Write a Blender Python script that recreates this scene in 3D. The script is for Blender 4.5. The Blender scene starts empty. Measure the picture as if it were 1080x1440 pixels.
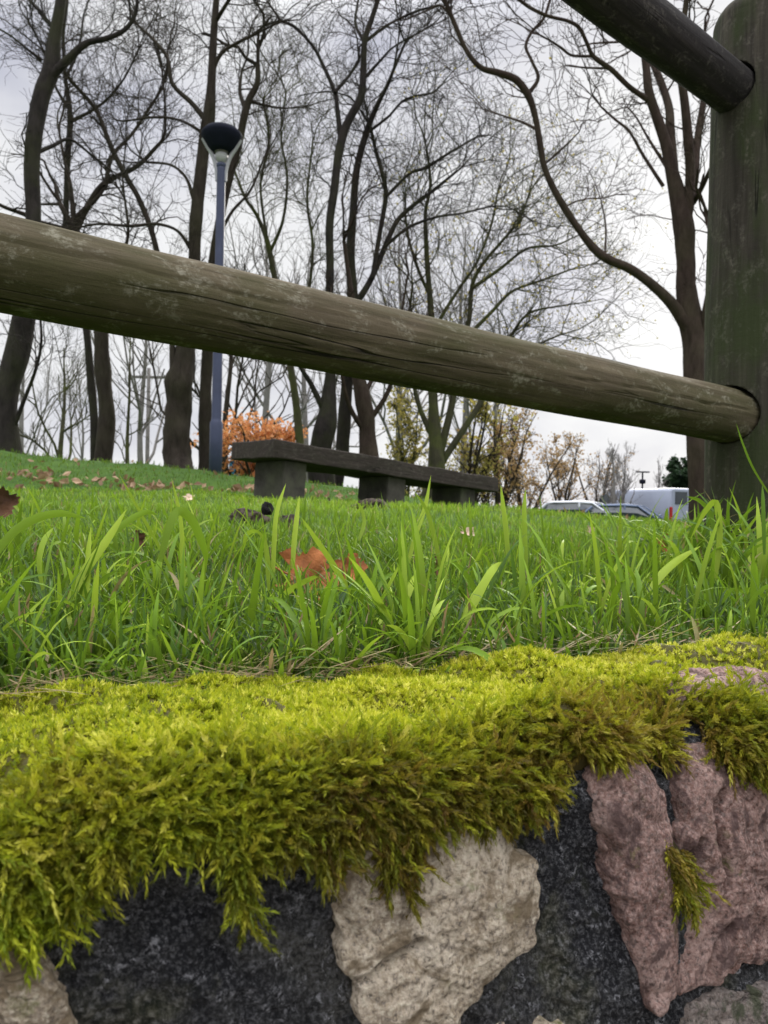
import bpy, math, random
import numpy as np
from mathutils import Vector, Matrix

rng = np.random.default_rng(11)
random.seed(5)
SC = bpy.context.scene
COL = SC.collection
R = math.radians
F = 1080.0                       # focal length in pixels of the 1080 x 1440 photograph
ROLL = R(1.1)
CR, SR = math.cos(ROLL), math.sin(ROLL)


def at(px, py, d):
    """world point seen at photo pixel (px, py) at distance d along the view axis"""
    xc = (px - 540.0) / F * d
    yc = (720.0 - py) / F * d
    return np.array([xc * CR - yc * SR, d, xc * SR + yc * CR])


# ------------------------------------------------------------------ numeric helpers
def unit(v):
    return v / np.maximum(np.linalg.norm(v, axis=-1, keepdims=True), 1e-9)


def sn(P, freq, seed, n=7):
    """smooth pseudo noise in about -1..1, P (...,3)"""
    g = np.random.default_rng(seed)
    k = unit(g.normal(size=(n, 3))) * freq * g.uniform(.6, 1.7, (n, 1))
    ph = g.uniform(0, 6.28, n)
    return np.sin(np.tensordot(P, k.T, axes=1) + ph).sum(-1) / math.sqrt(n) * 0.8


def fbm(P, freq, seed, octv=4, gain=.5):
    a, s = 1.0, 0
    for i in range(octv):
        s = s + a * sn(P, freq * 2 ** i, seed + i * 17)
        a *= gain
    return s


# ------------------------------------------------------------------ mesh helpers
def mesh_np(name, V, faces, mat, attrs=None, smooth=True, mats=None, midx=None):
    """faces: list of int arrays (M,3) or (M,4)"""
    me = bpy.data.meshes.new(name)
    V = np.asarray(V, dtype=np.float32).reshape(-1, 3)
    me.vertices.add(len(V))
    me.vertices.foreach_set('co', V.ravel())
    faces = [np.asarray(f, dtype=np.int32) for f in faces if len(f)]
    tot = sum(f.size for f in faces)
    npoly = sum(len(f) for f in faces)
    me.loops.add(tot)
    me.loops.foreach_set('vertex_index', np.concatenate([f.ravel() for f in faces]))
    me.polygons.add(npoly)
    sizes = np.concatenate([np.full(len(f), f.shape[1], np.int32) for f in faces])
    starts = np.concatenate([[0], np.cumsum(sizes)[:-1]]).astype(np.int32)
    me.polygons.foreach_set('loop_start', starts)
    me.polygons.foreach_set('use_smooth', np.full(npoly, smooth, dtype=bool))
    if midx is not None:
        me.polygons.foreach_set('material_index', np.asarray(midx, np.int32))
    me.update(calc_edges=True)
    me.validate()
    for k, a in (attrs or {}).items():
        at_ = me.attributes.new(k, 'FLOAT', 'POINT')
        at_.data.foreach_set('value', np.asarray(a, np.float32).ravel())
    for m in (mats or [mat]):
        me.materials.append(m)
    return me


def obj(name, me, parent=None, loc=(0, 0, 0)):
    o = bpy.data.objects.new(name, me)
    COL.objects.link(o)
    o.location = loc
    if parent is not None:
        o.parent = parent
    return o


def tag(o, label=None, cat=None, group=None, kind=None):
    if label: o['label'] = label
    if cat: o['category'] = cat
    if group: o['group'] = group
    if kind: o['kind'] = kind
    return o


def thing(name, label, cat, loc=(0, 0, 0), group=None, rz=0):
    o = bpy.data.objects.new(name, None)
    o.empty_display_size = .1
    COL.objects.link(o)
    o.location = [float(v) for v in loc]
    o.rotation_euler = (0, 0, rz)
    return tag(o, label, cat, group)


def part(name, V, faces, mat, root, **kw):
    """mesh given in world coordinates, stored relative to an unrotated root"""
    V = np.asarray(V, float).reshape(-1, 3)
    base = np.array(root.location) if root is not None else np.zeros(3)
    p = root
    while p is not None and p.parent is not None:
        p = p.parent
        base = base + np.array(p.location)
    me = mesh_np(name, V - base, faces, mat, **kw)
    return obj(name, me, root)


def sweep(P, Rd, sides, capend=True):
    """tubes: P (N,K,3), Rd (N,K) -> verts, quads, tris"""
    P = np.asarray(P, float); Rd = np.asarray(Rd, float)
    N, K, _ = P.shape
    T = np.gradient(P, axis=1)
    T = unit(T)
    ref = np.tile(np.array([0.31, 0.92, 0.21]), (N, 1))
    bad = np.abs((T[:, 0] * unit(ref)).sum(-1)) > .9
    ref[bad] = (1, 0, 0)
    n = unit(ref - T[:, 0] * (ref * T[:, 0]).sum(-1, keepdims=True))
    ang = np.arange(sides) * 2 * math.pi / sides
    V = np.empty((N, K, sides, 3))
    for k in range(K):
        t = T[:, k]
        n = unit(n - t * (n * t).sum(-1, keepdims=True))
        b = np.cross(t, n)
        V[:, k] = P[:, k, None] + Rd[:, k, None, None] * (np.cos(ang)[None, :, None] * n[:, None] + np.sin(ang)[None, :, None] * b[:, None])
    i = np.arange(N)[:, None, None] * K * sides
    kk = np.arange(K - 1)[None, :, None] * sides
    s = np.arange(sides)[None, None, :]
    s2 = (s + 1) % sides
    q = np.stack([i + kk + s, i + kk + s2, i + kk + sides + s2, i + kk + sides + s], -1).reshape(-1, 4)
    return V.reshape(-1, 3), q


def resample(pts, n):
    """Catmull-Rom through pts (M,D) -> n samples"""
    pts = np.asarray(pts, float)
    M = len(pts)
    if M == 2:
        t = np.linspace(0, 1, n)[:, None]
        return pts[0] * (1 - t) + pts[1] * t
    e = np.vstack([2 * pts[0] - pts[1], pts, 2 * pts[-1] - pts[-2]])
    u = np.linspace(0, M - 1 - 1e-6, n)
    i = u.astype(int); f = (u - i)[:, None]
    p0, p1, p2, p3 = e[i], e[i + 1], e[i + 2], e[i + 3]
    return .5 * (2 * p1 + (p2 - p0) * f + (2 * p0 - 5 * p1 + 4 * p2 - p3) * f ** 2 + (3 * p1 - p0 - 3 * p2 + p3) * f ** 3)


def box(cx, cy, cz, sx, sy, sz, bev=0):
    """bevelled-ish box verts/faces centred at c (simple chamfer on all vertical and horizontal edges)"""
    import bmesh
    bm = bmesh.new()
    bmesh.ops.create_cube(bm, size=1)
    bmesh.ops.scale(bm, vec=(sx, sy, sz), verts=bm.verts)
    if bev:
        bmesh.ops.bevel(bm, geom=list(bm.edges), offset=bev, segments=2, affect='EDGES', profile=.5)
    bmesh.ops.translate(bm, vec=(cx, cy, cz), verts=bm.verts)
    bm.verts.ensure_lookup_table()
    V = [tuple(v.co) for v in bm.verts]
    Q = [[v.index for v in f.verts] for f in bm.faces]
    bm.free()
    return V, Q


def pmesh(name, V, Fc, mat, smooth=False):
    me = bpy.data.meshes.new(name)
    me.from_pydata([tuple(map(float, v)) for v in V], [], [tuple(int(i) for i in f) for f in Fc])
    me.materials.append(mat)
    if smooth:
        me.polygons.foreach_set('use_smooth', np.full(len(me.polygons), True))
    me.update()
    return me


def lathe(prof, seg=32, cap=True):
    """prof list of (r,z) -> V,F"""
    V, Fc = [], []
    for r, z in prof:
        for k in range(seg):
            a = 2 * math.pi * k / seg
            V.append((r * math.cos(a), r * math.sin(a), z))
    for i in range(len(prof) - 1):
        for k in range(seg):
            k2 = (k + 1) % seg
            Fc.append((i * seg + k, i * seg + k2, (i + 1) * seg + k2, (i + 1) * seg + k))
    if cap:
        Fc.append(tuple(reversed(range(seg))))
        Fc.append(tuple((len(prof) - 1) * seg + k for k in range(seg)))
    return V, Fc


# ------------------------------------------------------------------ material helper
class Mat:
    def __init__(s, name):
        s.m = bpy.data.materials.new(name)
        s.m.use_nodes = True
        s.t = s.m.node_tree
        s.t.nodes.clear()
        s.out = s.n('ShaderNodeOutputMaterial')

    def n(s, typ, **kw):
        nd = s.t.nodes.new(typ)
        for k, v in kw.items():
            if k.startswith('i_'):
                key = k[2:]
                key = int(key) if key.isdigit() else key.replace('_', ' ')
                s.put(nd.inputs[key], v)
            else:
                setattr(nd, k, v)
        return nd

    def put(s, sock, v):
        if isinstance(v, bpy.types.NodeSocket):
            s.t.links.new(v, sock)
        elif isinstance(v, bpy.types.Node):
            s.t.links.new(v.outputs[0], sock)
        else:
            if isinstance(v, (tuple, list)) and len(v) == 3 and sock.type == 'RGBA':
                v = (*v, 1)
            sock.default_value = v

    def coords(s, scale=(1, 1, 1), kind='Object', rot=(0, 0, 0)):
        tc = s.n('ShaderNodeTexCoord')
        mp = s.n('ShaderNodeMapping')
        s.put(mp.inputs['Vector'], tc.outputs[kind])
        mp.inputs['Scale'].default_value = scale
        mp.inputs['Rotation'].default_value = rot
        return mp.outputs[0]

    def noise(s, vec, scale, detail=5, rough=.55, dist=0):
        nd = s.n('ShaderNodeTexNoise', i_Scale=scale, i_Detail=detail, i_Roughness=rough, i_Distortion=dist)
        s.put(nd.inputs['Vector'], vec)
        return nd.outputs[0]

    def vor(s, vec, scale, feature='F1', out=0, rand=1):
        nd = s.n('ShaderNodeTexVoronoi', feature=feature)
        nd.inputs['Scale'].default_value = scale
        nd.inputs['Randomness'].default_value = rand
        s.put(nd.inputs['Vector'], vec)
        return nd.outputs[out]

    def ramp(s, fac, stops, interp='LINEAR'):
        nd = s.n('ShaderNodeValToRGB')
        nd.color_ramp.interpolation = interp
        el = nd.color_ramp.elements
        while len(el) < len(stops): el.new(.5)
        for e, (p, c) in zip(el, stops):
            e.position = p
            e.color = (c, c, c, 1) if isinstance(c, (int, float)) else (*c, 1)
        s.put(nd.inputs[0], fac)
        return nd.outputs[0]

    def mix(s, fac, a, b, mode='MIX'):
        nd = s.n('ShaderNodeMix', data_type='RGBA', blend_type=mode)
        s.put(nd.inputs[0], fac); s.put(nd.inputs[6], a); s.put(nd.inputs[7], b)
        return nd.outputs[2]

    def math(s, op, a, b=0.0, clamp=False):
        nd = s.n('ShaderNodeMath', operation=op, use_clamp=clamp)
        s.put(nd.inputs[0], a); s.put(nd.inputs[1], b)
        return nd.outputs[0]

    def attr(s, name):
        return s.n('ShaderNodeAttribute', attribute_name=name).outputs['Fac']

    def bump(s, h, strength=.5, dist=.01):
        nd = s.n('ShaderNodeBump', i_Strength=strength, i_Distance=dist)
        s.put(nd.inputs['Height'], h)
        return nd.outputs[0]

    def bsdf(s, color, rough=.8, normal=None, metal=0, spec=.3, **kw):
        nd = s.n('ShaderNodeBsdfPrincipled')
        s.put(nd.inputs['Base Color'], color)
        s.put(nd.inputs['Roughness'], rough)
        s.put(nd.inputs['Metallic'], metal)
        s.put(nd.inputs['Specular IOR Level'], spec)
        for k, v in kw.items(): s.put(nd.inputs[k.replace('_', ' ')], v)
        if normal is not None: s.put(nd.inputs['Normal'], normal)
        s.t.links.new(nd.outputs[0], s.out.inputs[0])
        return nd

    def leafy(s, color, trans, fac=.45, rough=.5, spec=.3, normal=None):
        p = s.bsdf(color, rough, normal, 0, spec)
        tr = s.n('ShaderNodeBsdfTranslucent')
        s.put(tr.inputs[0], trans)
        mx = s.n('ShaderNodeMixShader')
        s.put(mx.inputs[0], fac)
        s.t.links.new(p.outputs[0], mx.inputs[1]); s.t.links.new(tr.outputs[0], mx.inputs[2])
        s.t.links.new(mx.outputs[0], s.out.inputs[0])


def simple(name, col, rough=.5, metal=0, var=.15, scale=8, bump=0, spec=.3):
    m = Mat(name)
    c = m.coords()
    nz = m.noise(c, scale, 6, .6)
    col2 = tuple(v * (1 - var * 1.6) for v in col)
    col3 = tuple(min(1, v * (1 + var)) for v in col)
    cc = m.ramp(nz, [(.3, col2), (.7, col3)])
    b = m.bump(m.noise(c, scale * 6, 4), bump, .01) if bump else None
    m.bsdf(cc, rough, b, metal, spec)
    return m.m


# ---- materials
def mk_wood(name, dark, mid, light, green, lich, gfac=.5, lfac=.6):
    """weathered round timber, grain along local X"""
    m = Mat(name)
    g = m.coords((1.6, 26, 26))
    c = m.coords((1, 1, 1))
    fine = m.noise(m.coords((6, 120, 120)), 1.0, 4, .6)
    grain = m.noise(g, 1.6, 7, .65, .4)
    col = m.ramp(grain, [(.15, dark), (.5, mid), (.9, light)])
    col = m.mix(m.ramp(fine, [(.42, .0), (.64, .6)]), col, tuple(v * .45 for v in mid))
    big = m.noise(m.coords((4, 9, 9)), 1.2, 6, .62, .3)
    col = m.mix(m.math('MULTIPLY', m.ramp(big, [(.42, 0), (.62, 1)]), gfac), col, green)
    li = m.noise(m.coords((9, 17, 17)), 2.2, 9, .78, .6)
    spk = m.noise(c, 160, 3, .6)
    lm = m.math('MULTIPLY', m.ramp(li, [(.52, 0), (.64, 1)]), m.ramp(spk, [(.42, .1), (.56, 1)]))
    col = m.mix(m.math('MULTIPLY', lm, lfac), col, lich)
    # drying cracks: long thin dark lines
    ck = m.noise(m.coords((1.1, 22, 22)), 1.0, 3, .5, .15)
    line = m.math('ABSOLUTE', m.math('SUBTRACT', ck, .5))
    crack = m.ramp(line, [(.0, 1), (.012, 0)])
    crack = m.math('MULTIPLY', crack, m.ramp(m.noise(m.coords((3, 14, 14)), 1.3, 2), [(.5, 0), (.62, 1)]))
    col = m.mix(m.math('MULTIPLY', crack, .9), col, (.008, .007, .006))
    cross = m.noise(m.coords((90, 14, 14)), 1.0, 3, .6)
    h = m.math('ADD', m.math('MULTIPLY', grain, .8), m.math('MULTIPLY', fine, .35))
    h = m.math('ADD', h, m.math('MULTIPLY', cross, .25))
    h = m.math('SUBTRACT', h, m.math('MULTIPLY', crack, 1.2))
    h = m.math('ADD', h, m.math('MULTIPLY', spk, .2))
    m.bsdf(col, .9, m.bump(h, .75, .004), 0, .15)
    return m.m


M = {}
M['rail'] = mk_wood('rail_wood', (.055, .044, .028), (.112, .09, .056), (.18, .148, .097), (.060, .058, .024), (.30, .285, .215), .8, .6)
M['rail_shaded'] = mk_wood('upper_rail_shaded_wood', (.013, .012, .012), (.032, .028, .027), (.075, .065, .056), (.024, .024, .02), (.18, .165, .14), .4, .5)  # darker wood stands in for the shade on the upper rail
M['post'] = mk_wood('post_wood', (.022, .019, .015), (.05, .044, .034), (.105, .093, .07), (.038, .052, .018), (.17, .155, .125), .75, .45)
M['bench_top'] = mk_wood('bench_slab_wood', (.022, .017, .014), (.05, .04, .034), (.1, .082, .07), (.035, .036, .022), (.17, .15, .13), .3, .5)


def mk_concrete():
    m = Mat('bench_leg_concrete')
    c = m.coords()
    n1 = m.noise(c, 6, 7, .65)
    col = m.ramp(n1, [(.3, (.035, .032, .027)), (.55, (.085, .078, .066)), (.75, (.15, .138, .118))])
    col = m.mix(m.ramp(m.noise(c, 3, 4), [(.5, 0), (.7, .6)]), col, (.06, .075, .03))
    m.bsdf(col, .9, m.bump(m.noise(c, 60, 5), .5, .004), 0, .15)
    return m.m
M['concrete'] = mk_concrete()


def mk_bark(name, a, b, green, gf):
    m = Mat(name)
    c = m.coords((1, 1, .35))
    n1 = m.noise(c, 9, 7, .7, .3)
    col = m.ramp(n1, [(.3, a), (.7, b)])
    col = m.mix(m.ramp(m.noise(m.coords(), 2.2, 5), [(.45, 0), (.65, gf)]), col, green)
    m.bsdf(col, .95, m.bump(m.noise(m.coords((1, 1, .25)), 24, 6, .7), .9, .03), 0, .1)
    return m.m
M['bark_dark'] = mk_bark('dark_bark', (.015, .013, .012), (.048, .041, .037), (.05, .055, .025), .5)
M['bark_brown'] = mk_bark('brown_bark', (.02, .016, .013), (.062, .05, .04), (.06, .06, .03), .35)
M['bark_green'] = mk_bark('greenish_bark', (.035, .034, .022), (.095, .088, .055), (.09, .105, .03), .8)
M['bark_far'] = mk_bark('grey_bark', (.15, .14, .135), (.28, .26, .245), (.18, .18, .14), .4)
M['bark_red'] = mk_bark('reddish_bark', (.026, .018, .015), (.078, .056, .045), (.07, .065, .035), .3)


def mk_leaf(name, c1, c2, t, fac=.4, rough=.6):
    m = Mat(name)
    a = m.attr('tint')
    col = m.ramp(a, [(0, c1), (1, c2)])
    m.leafy(col, m.mix(.5, col, t), fac, rough, .2)
    return m.m
M['leaf_orange'] = mk_leaf('orange_leaves', (.58, .22, .08), (.78, .45, .2), (.78, .32, .1))
M['leaf_brown'] = mk_leaf('brown_leaves', (.2, .13, .06), (.45, .31, .15), (.45, .28, .1))
M['leaf_yellow'] = mk_leaf('yellowing_leaves', (.2, .2, .06), (.45, .36, .1), (.45, .38, .08))
M['leaf_dark'] = mk_leaf('evergreen_leaves', (.008, .022, .01), (.03, .06, .022), (.03, .08, .02), .2)
M['litter'] = mk_leaf('leaf_litter', (.13, .075, .04), (.42, .28, .17), (.4, .22, .1), .15)


def mk_grass():
    m = Mat('grass_blades')
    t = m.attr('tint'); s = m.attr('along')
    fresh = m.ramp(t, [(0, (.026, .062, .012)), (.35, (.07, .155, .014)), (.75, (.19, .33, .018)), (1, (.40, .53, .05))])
    base = m.mix(.8, fresh, (.028, .036, .012))  # shade at the foot of the blades, mixed into their colour
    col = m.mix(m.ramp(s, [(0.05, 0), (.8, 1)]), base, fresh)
    dry = m.attr('dry')
    col = m.mix(dry, col, m.ramp(t, [(0, (.22, .14, .07)), (1, (.5, .4, .22))]))
    tr = m.mix(.45, col, (.30, .48, .03))
    tr = m.mix(dry, tr, (.3, .2, .1))
    m.leafy(col, tr, .36, .45, .22)
    return m.m
M['grass'] = mk_grass()


def mk_ground():
    m = Mat('lawn_soil_and_turf')
    c = m.coords()
    n1 = m.noise(c, 3.0, 7, .65)
    n2 = m.noise(c, 40, 6, .7)
    col = m.ramp(n1, [(.3, (.03, .075, .012)), (.55, (.055, .12, .016)), (.75, (.085, .16, .022))])
    col = m.mix(m.ramp(n2, [(.4, 0), (.7, .6)]), col, (.04, .045, .015))
    m.bsdf(col, .95, m.bump(n2, .8, .02), 0, .1)
    return m.m
M['ground'] = mk_ground()


def mk_moss():
    m = Mat('moss_shoots')
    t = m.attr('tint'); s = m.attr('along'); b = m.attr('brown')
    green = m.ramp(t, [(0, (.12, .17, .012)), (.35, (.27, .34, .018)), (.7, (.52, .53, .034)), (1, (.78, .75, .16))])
    base = m.mix(.82, green, (.04, .032, .006))  # shoot bases darkened, painting shade into the gaps
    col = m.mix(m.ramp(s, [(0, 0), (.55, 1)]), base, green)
    col = m.mix(b, col, m.ramp(t, [(0, (.07, .04, .012)), (.6, (.19, .12, .025)), (1, (.3, .2, .05))]))
    tr = m.mix(.5, col, (.55, .6, .02))
    tr = m.mix(m.math('MULTIPLY', b, .7), tr, (.2, .11, .02))
    m.leafy(col, tr, .4, .5, .25)
    return m.m
M['moss'] = mk_moss()


def mk_mortar():
    m = Mat('dark_speckled_mortar')
    c = m.coords()
    big = m.noise(c, 20, 7, .7, .5)
    grain = m.noise(c, 520, 6, .8)
    mid = m.noise(c, 170, 6, .75, .3)
    base = m.ramp(big, [(.3, (.006, .007, .010)), (.48, (.016, .017, .021)), (.6, (.05, .05, .047)), (.75, (.12, .115, .095))])
    base = m.mix(m.ramp(grain, [(.50, 0), (.60, .9)]), base, (.16, .16, .165))
    base = m.mix(m.ramp(grain, [(.40, .9), (.49, 0)]), base, (.004, .004, .006))
    fl = m.math('MULTIPLY', m.ramp(mid, [(.55, 0), (.63, 1)]), m.ramp(grain, [(.46, 0), (.54, 1)]))
    col = m.mix(m.math('MULTIPLY', fl, .85), base, (.45, .45, .47))
    gr = m.ramp(m.noise(c, 17, 6, .65), [(.53, 0), (.66, .8)])
    col = m.mix(gr, col, m.ramp(m.noise(c, 260, 5, .7), [(.40, (.02, .025, .008)), (.54, (.13, .125, .08)), (.64, (.32, .31, .25))]))
    ms = m.math('MULTIPLY', m.ramp(m.noise(c, 70, 5, .7), [(.56, 0), (.64, 1)]), m.ramp(m.noise(c, 11, 2), [(.54, 0), (.62, .8)]))
    col = m.mix(ms, col, (.05, .06, .008))
    h = m.math('ADD', m.math('MULTIPLY', mid, 1.0), m.math('MULTIPLY', grain, .8))
    m.bsdf(col, m.ramp(mid, [(.35, .45), (.65, .9)]), m.bump(h, 1, .004), 0, .35)
    return m.m
M['mortar'] = mk_mortar()


def mk_stone(name, a, b, c_, stain, pit=.5):
    m = Mat(name)
    c = m.coords()
    n1 = m.noise(c, 26, 9, .72, .5)
    grain = m.noise(c, 420, 5, .75)
    g2 = m.vor(c, 900, 'F1', 1)
    col = m.ramp(n1, [(.38, a), (.5, b), (.61, c_)])
    col = m.mix(m.ramp(grain, [(.38, .85), (.48, 0)]), col, tuple(v * .3 for v in a))
    col = m.mix(m.ramp(grain, [(.52, 0), (.62, .7)]), col, tuple(min(.8, v * 1.25) for v in c_))
    sp = m.n('ShaderNodeSeparateColor'); m.put(sp.inputs[0], g2)
    col = m.mix(.16, col, m.ramp(sp.outputs[0], [(0, (.05, .04, .035)), (1, (.7, .65, .6))]))
    st = m.noise(c, 48, 6, .65, .9)
    col = m.mix(m.ramp(st, [(.52, 0), (.6, .85)]), col, stain)
    fis = m.math('ABSOLUTE', m.math('SUBTRACT', m.noise(c, 22, 4, .55, 1.2), .5))
    crack = m.ramp(fis, [(0, 1), (.012, 0)])
    crack = m.math('MULTIPLY', crack, m.ramp(m.noise(c, 12, 2), [(.60, 0), (.64, .5)]))
    col = m.mix(m.math('MULTIPLY', crack, .6), col, (.03, .025, .02))
    moss = m.math('MULTIPLY', m.ramp(m.noise(c, 60, 5, .7), [(.58, 0), (.66, 1)]), m.ramp(m.noise(c, 14, 2), [(.52, 0), (.62, .8)]))
    col = m.mix(moss, col, (.10, .12, .012))
    h = m.math('ADD', m.math('MULTIPLY', n1, .9), m.math('MULTIPLY', grain, .9))
    h = m.math('SUBTRACT', h, m.math('MULTIPLY', crack, .6))
    m.bsdf(col, .88, m.bump(h, 1, .0025), 0, .25)
    return m.m
M['tan'] = mk_stone('tan_sandstone', (.28, .215, .145), (.50, .405, .285), (.68, .58, .44), (.2, .15, .09))
M['red'] = mk_stone('red_sandstone', (.15, .075, .058), (.27, .148, .118), (.44, .29, .245), (.09, .055, .05))
M['grey_red'] = mk_stone('grey_red_stone', (.08, .06, .055), (.15, .12, .1), (.25, .2, .17), (.05, .06, .03))
M['metal_blue'] = simple('blue_grey_pole_paint', (.055, .065, .115), .45, 0, .12, 5)
M['lamp_dark'] = simple('dark_blue_lamp_paint', (.010, .012, .022), .8, 0, .15, 6, 0, .1)
M['lamp_arm'] = simple('pale_lamp_arms', (.42, .42, .44), .4, 0, .1, 6)


def mk_frost():
    m = Mat('frosted_lamp_glass')
    c = m.coords()
    col = m.ramp(m.noise(c, 8, 3), [(.3, (.62, .62, .62)), (.7, (.72, .72, .73))])
    m.leafy(col, (.6, .6, .62), .45, .3, .4)
    return m.m
M['frost'] = mk_frost()
M['asphalt'] = simple('asphalt', (.05, .05, .052), .9, 0, .2, 30, .5)
M['path'] = simple('gravelly_path', (.16, .15, .135), .95, 0, .25, 40, .6)
M['silver'] = simple('silver_paint', (.62, .64, .67), .28, .25, .03, 2, 0, .5)
M['navy'] = simple('blue_grey_car_paint', (.09, .12, .19), .25, .3, .05, 2, 0, .5)
M['van'] = simple('van_paint', (.31, .34, .42), .4, 0, .05, 1.2, 0, .4)
M['glass'] = simple('tinted_car_glass', (.03, .04, .045), .06, 0, .1, 2, 0, .6)
M['tyre'] = simple('tyre_rubber', (.02, .02, .02), .85, 0, .2, 12)
M['rim'] = simple('wheel_metal', (.4, .4, .42), .35, .8, .1, 6)
M['tail'] = simple('red_tail_lamp', (.35, .015, .012), .25, 0, .1, 6)
M['headl'] = simple('clear_headlamp', (.6, .62, .65), .15, 0, .05, 6)
M['teal'] = simple('teal_painted_steel', (.02, .16, .26), .5, 0, .15, 3, .1)
M['soil'] = simple('damp_soil', (.085, .062, .045), .95, 0, .5, 60, 1)
M['soil_dark'] = simple('black_soil', (.012, .011, .01), .9, 0, .4, 60, 1)
M['straw'] = simple('dry_straw', (.4, .3, .19), .8, 0, .3, 60)
M['greyleaf'] = simple('rusty_dead_leaf', (.42, .15, .05), .75, 0, .4, 30, .3)
M['brownleaf'] = simple('dark_brown_leaf', (.13, .06, .03), .75, 0, .4, 30, .3)
M['paleleaf'] = simple('pale_tan_leaf', (.62, .45, .32), .75, 0, .2, 30, .3)
M['clover'] = simple('small_green_leaf', (.14, .3, .08), .5, 0, .2, 60)
M['pole_grey'] = simple('grey_timber_pole', (.14, .13, .12), .9, 0, .2, 4)

# ------------------------------------------------------------------ wall frame
WA = R(26)
U = np.array([math.cos(WA), math.sin(WA), 0.0])
Vv = np.array([-math.sin(WA), math.cos(WA), 0.0])
O = np.array([0.0, .30, 0.0])
ZT = -.092                      # top of the wall under the moss
ZP = -.95                       # path in front of the wall
WBACK = .118


def wuv(P):
    Q = np.asarray(P) - O
    return Q @ U, Q @ Vv


# ------------------------------------------------------------------ terrain
CREST = ([0, 100, 200, 300, 400, 540, 700, 800, 900, 1080], [634, 645, 655, 665, 677, 693, 712, 726, 732, 740])
FOOT = ([0, 270, 540, 810, 1080], [692, 699, 713, 732, 745])
MIDB = ([0, 150, 270, 540, 810, 1080], [666, 672, 682, 707, 730, 744])


def rowz(tab, px, d):
    y = np.interp(px, tab[0], tab[1])
    xc = (px - 540) / F * d; yc = (720 - y) / F * d
    return xc * SR + yc * CR


def terr(x, y):
    x = np.asarray(x, float); y = np.asarray(y, float)
    u, v = wuv(np.stack([x, y, np.zeros_like(x)], -1))
    d = np.maximum(y, .3)
    px = np.clip(540 + F * x / np.maximum(d, .9), -60, 1140)
    z0 = np.full_like(d, ZT - .004)
    z15 = -.072 - .010 * (px - 540) / 540
    z6 = rowz(FOOT, px, 6.0); z75 = rowz(MIDB, px, 7.4); z9 = rowz(CREST, px, 9.0)
    z12 = z9 - .26
    z26 = np.full_like(d, -.86)
    zf = np.full_like(d, -1.7)
    D = [.45, 1.5, 6.0, 7.4, 9.0, 12.0, 24.0, 60.0, 400.0]
    Z = [z0, z15, z6, z75, z9, z12, z26, z26, zf]
    ld = np.log(np.clip(d, D[0], D[-1]))
    out = Z[-1].copy()
    for i in range(len(D) - 2, -1, -1):
        t = (ld - math.log(D[i])) / (math.log(D[i + 1]) - math.log(D[i]))
        if i in (4,):
            t2 = t * t * (3 - 2 * t) * .5 + t * .5
        else:
            t2 = t
        zz = Z[i] * (1 - t2) + Z[i + 1] * t2
        out = np.where((t >= 0) & (t <= 1), zz, out)
    # level with the wall top right behind it, all along the wall
    k = np.clip((v - .11) / .5, 0, 1)
    out = z0 * (1 - k) + out * k
    P = np.stack([x, y, np.zeros_like(x)], -1)
    amp = np.clip(v * .02, 0, .02) * np.clip(1.6 - np.abs(d - 12) / 14, .0, 1)
    out = out + amp * sn(P, 3.1, 91) + .5 * amp * sn(P, 8, 92)
    return out


def build_ground():
    nu, nv = 260, 260
    s = np.linspace(-1, 1, nu)
    us = np.sinh(s * 6.2) / math.sinh(6.2) * 420
    t = np.linspace(0, 1, nv)
    vs = .085 + (np.exp(t * 7.6) - 1) / (math.exp(7.6) - 1) * 480
    UU, VV = np.meshgrid(us, vs)
    P = O + UU[..., None] * U + VV[..., None] * Vv
    P[..., 2] = terr(P[..., 0], P[..., 1])
    idx = np.arange(nu * nv).reshape(nv, nu)
    q = np.stack([idx[:-1, :-1], idx[:-1, 1:], idx[1:, 1:], idx[1:, :-1]], -1).reshape(-1, 4)
    me = mesh_np('ground', P, [q], M['ground'])
    tag(obj('ground', me), kind='structure')
    # path below the wall on the camera's side
    c = [O + a * U + b * Vv for a, b in ((-60, -60), (60, -60), (60, .05), (-60, .05))]
    V = [(p[0], p[1], ZP) for p in c]
    tag(obj('path', mesh_np('path', V, [np.array([[0, 1, 2, 3]])], M['path'])), kind='structure')
    # car park: a sheet 5 mm above the level ground
    V = [(1.5, 25.5, -.855), (26, 25.5, -.855), (26, 45, -.855), (1.5, 45, -.855)]
    tag(obj('car_park', mesh_np('car_park', V, [np.array([[0, 1, 2, 3]])], M['asphalt'])), kind='structure')


build_ground()

# ------------------------------------------------------------------ stone wall with moss
# cross-section by arc length s: top from the back edge to the brow, a rounded brow, then the face
RB = .030
DROOP = .006
TOPL = WBACK + .012 - RB        # straight top length
ARC = RB * math.pi / 2


def section(s):
    """s (array) -> v, z, normal (nv,nz)"""
    s = np.asarray(s, float)
    a = np.clip((s - TOPL) / RB, 0, math.pi / 2)
    face = np.maximum(s - TOPL - ARC, 0)
    vb = WBACK - np.minimum(s, TOPL)
    v = vb - RB * np.sin(a)
    z = ZT - RB * (1 - np.cos(a)) - face - DROOP * np.clip(s / TOPL, 0, 1) ** 2
    v = v - face * .10                     # the face leans outwards a little towards its foot
    return v, z, -np.sin(a), np.cos(a)


def wall_pt(u, s, off=0.0):
    v, z, nv, nz = section(s)
    P0 = O + u[..., None] * U + v[..., None] * Vv
    P0[..., 2] += z
    nrm = nv[..., None] * Vv + nz[..., None] * np.array([0, 0, 1.0])
    kk = 1 - .55 * np.clip((s - TOPL) / ARC, 0, 1)
    lump = kk * (.006 * sn(P0, 60, 5) + .0035 * sn(P0, 140, 6))
    return P0 + nrm * (lump + off)[..., None], nrm


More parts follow.
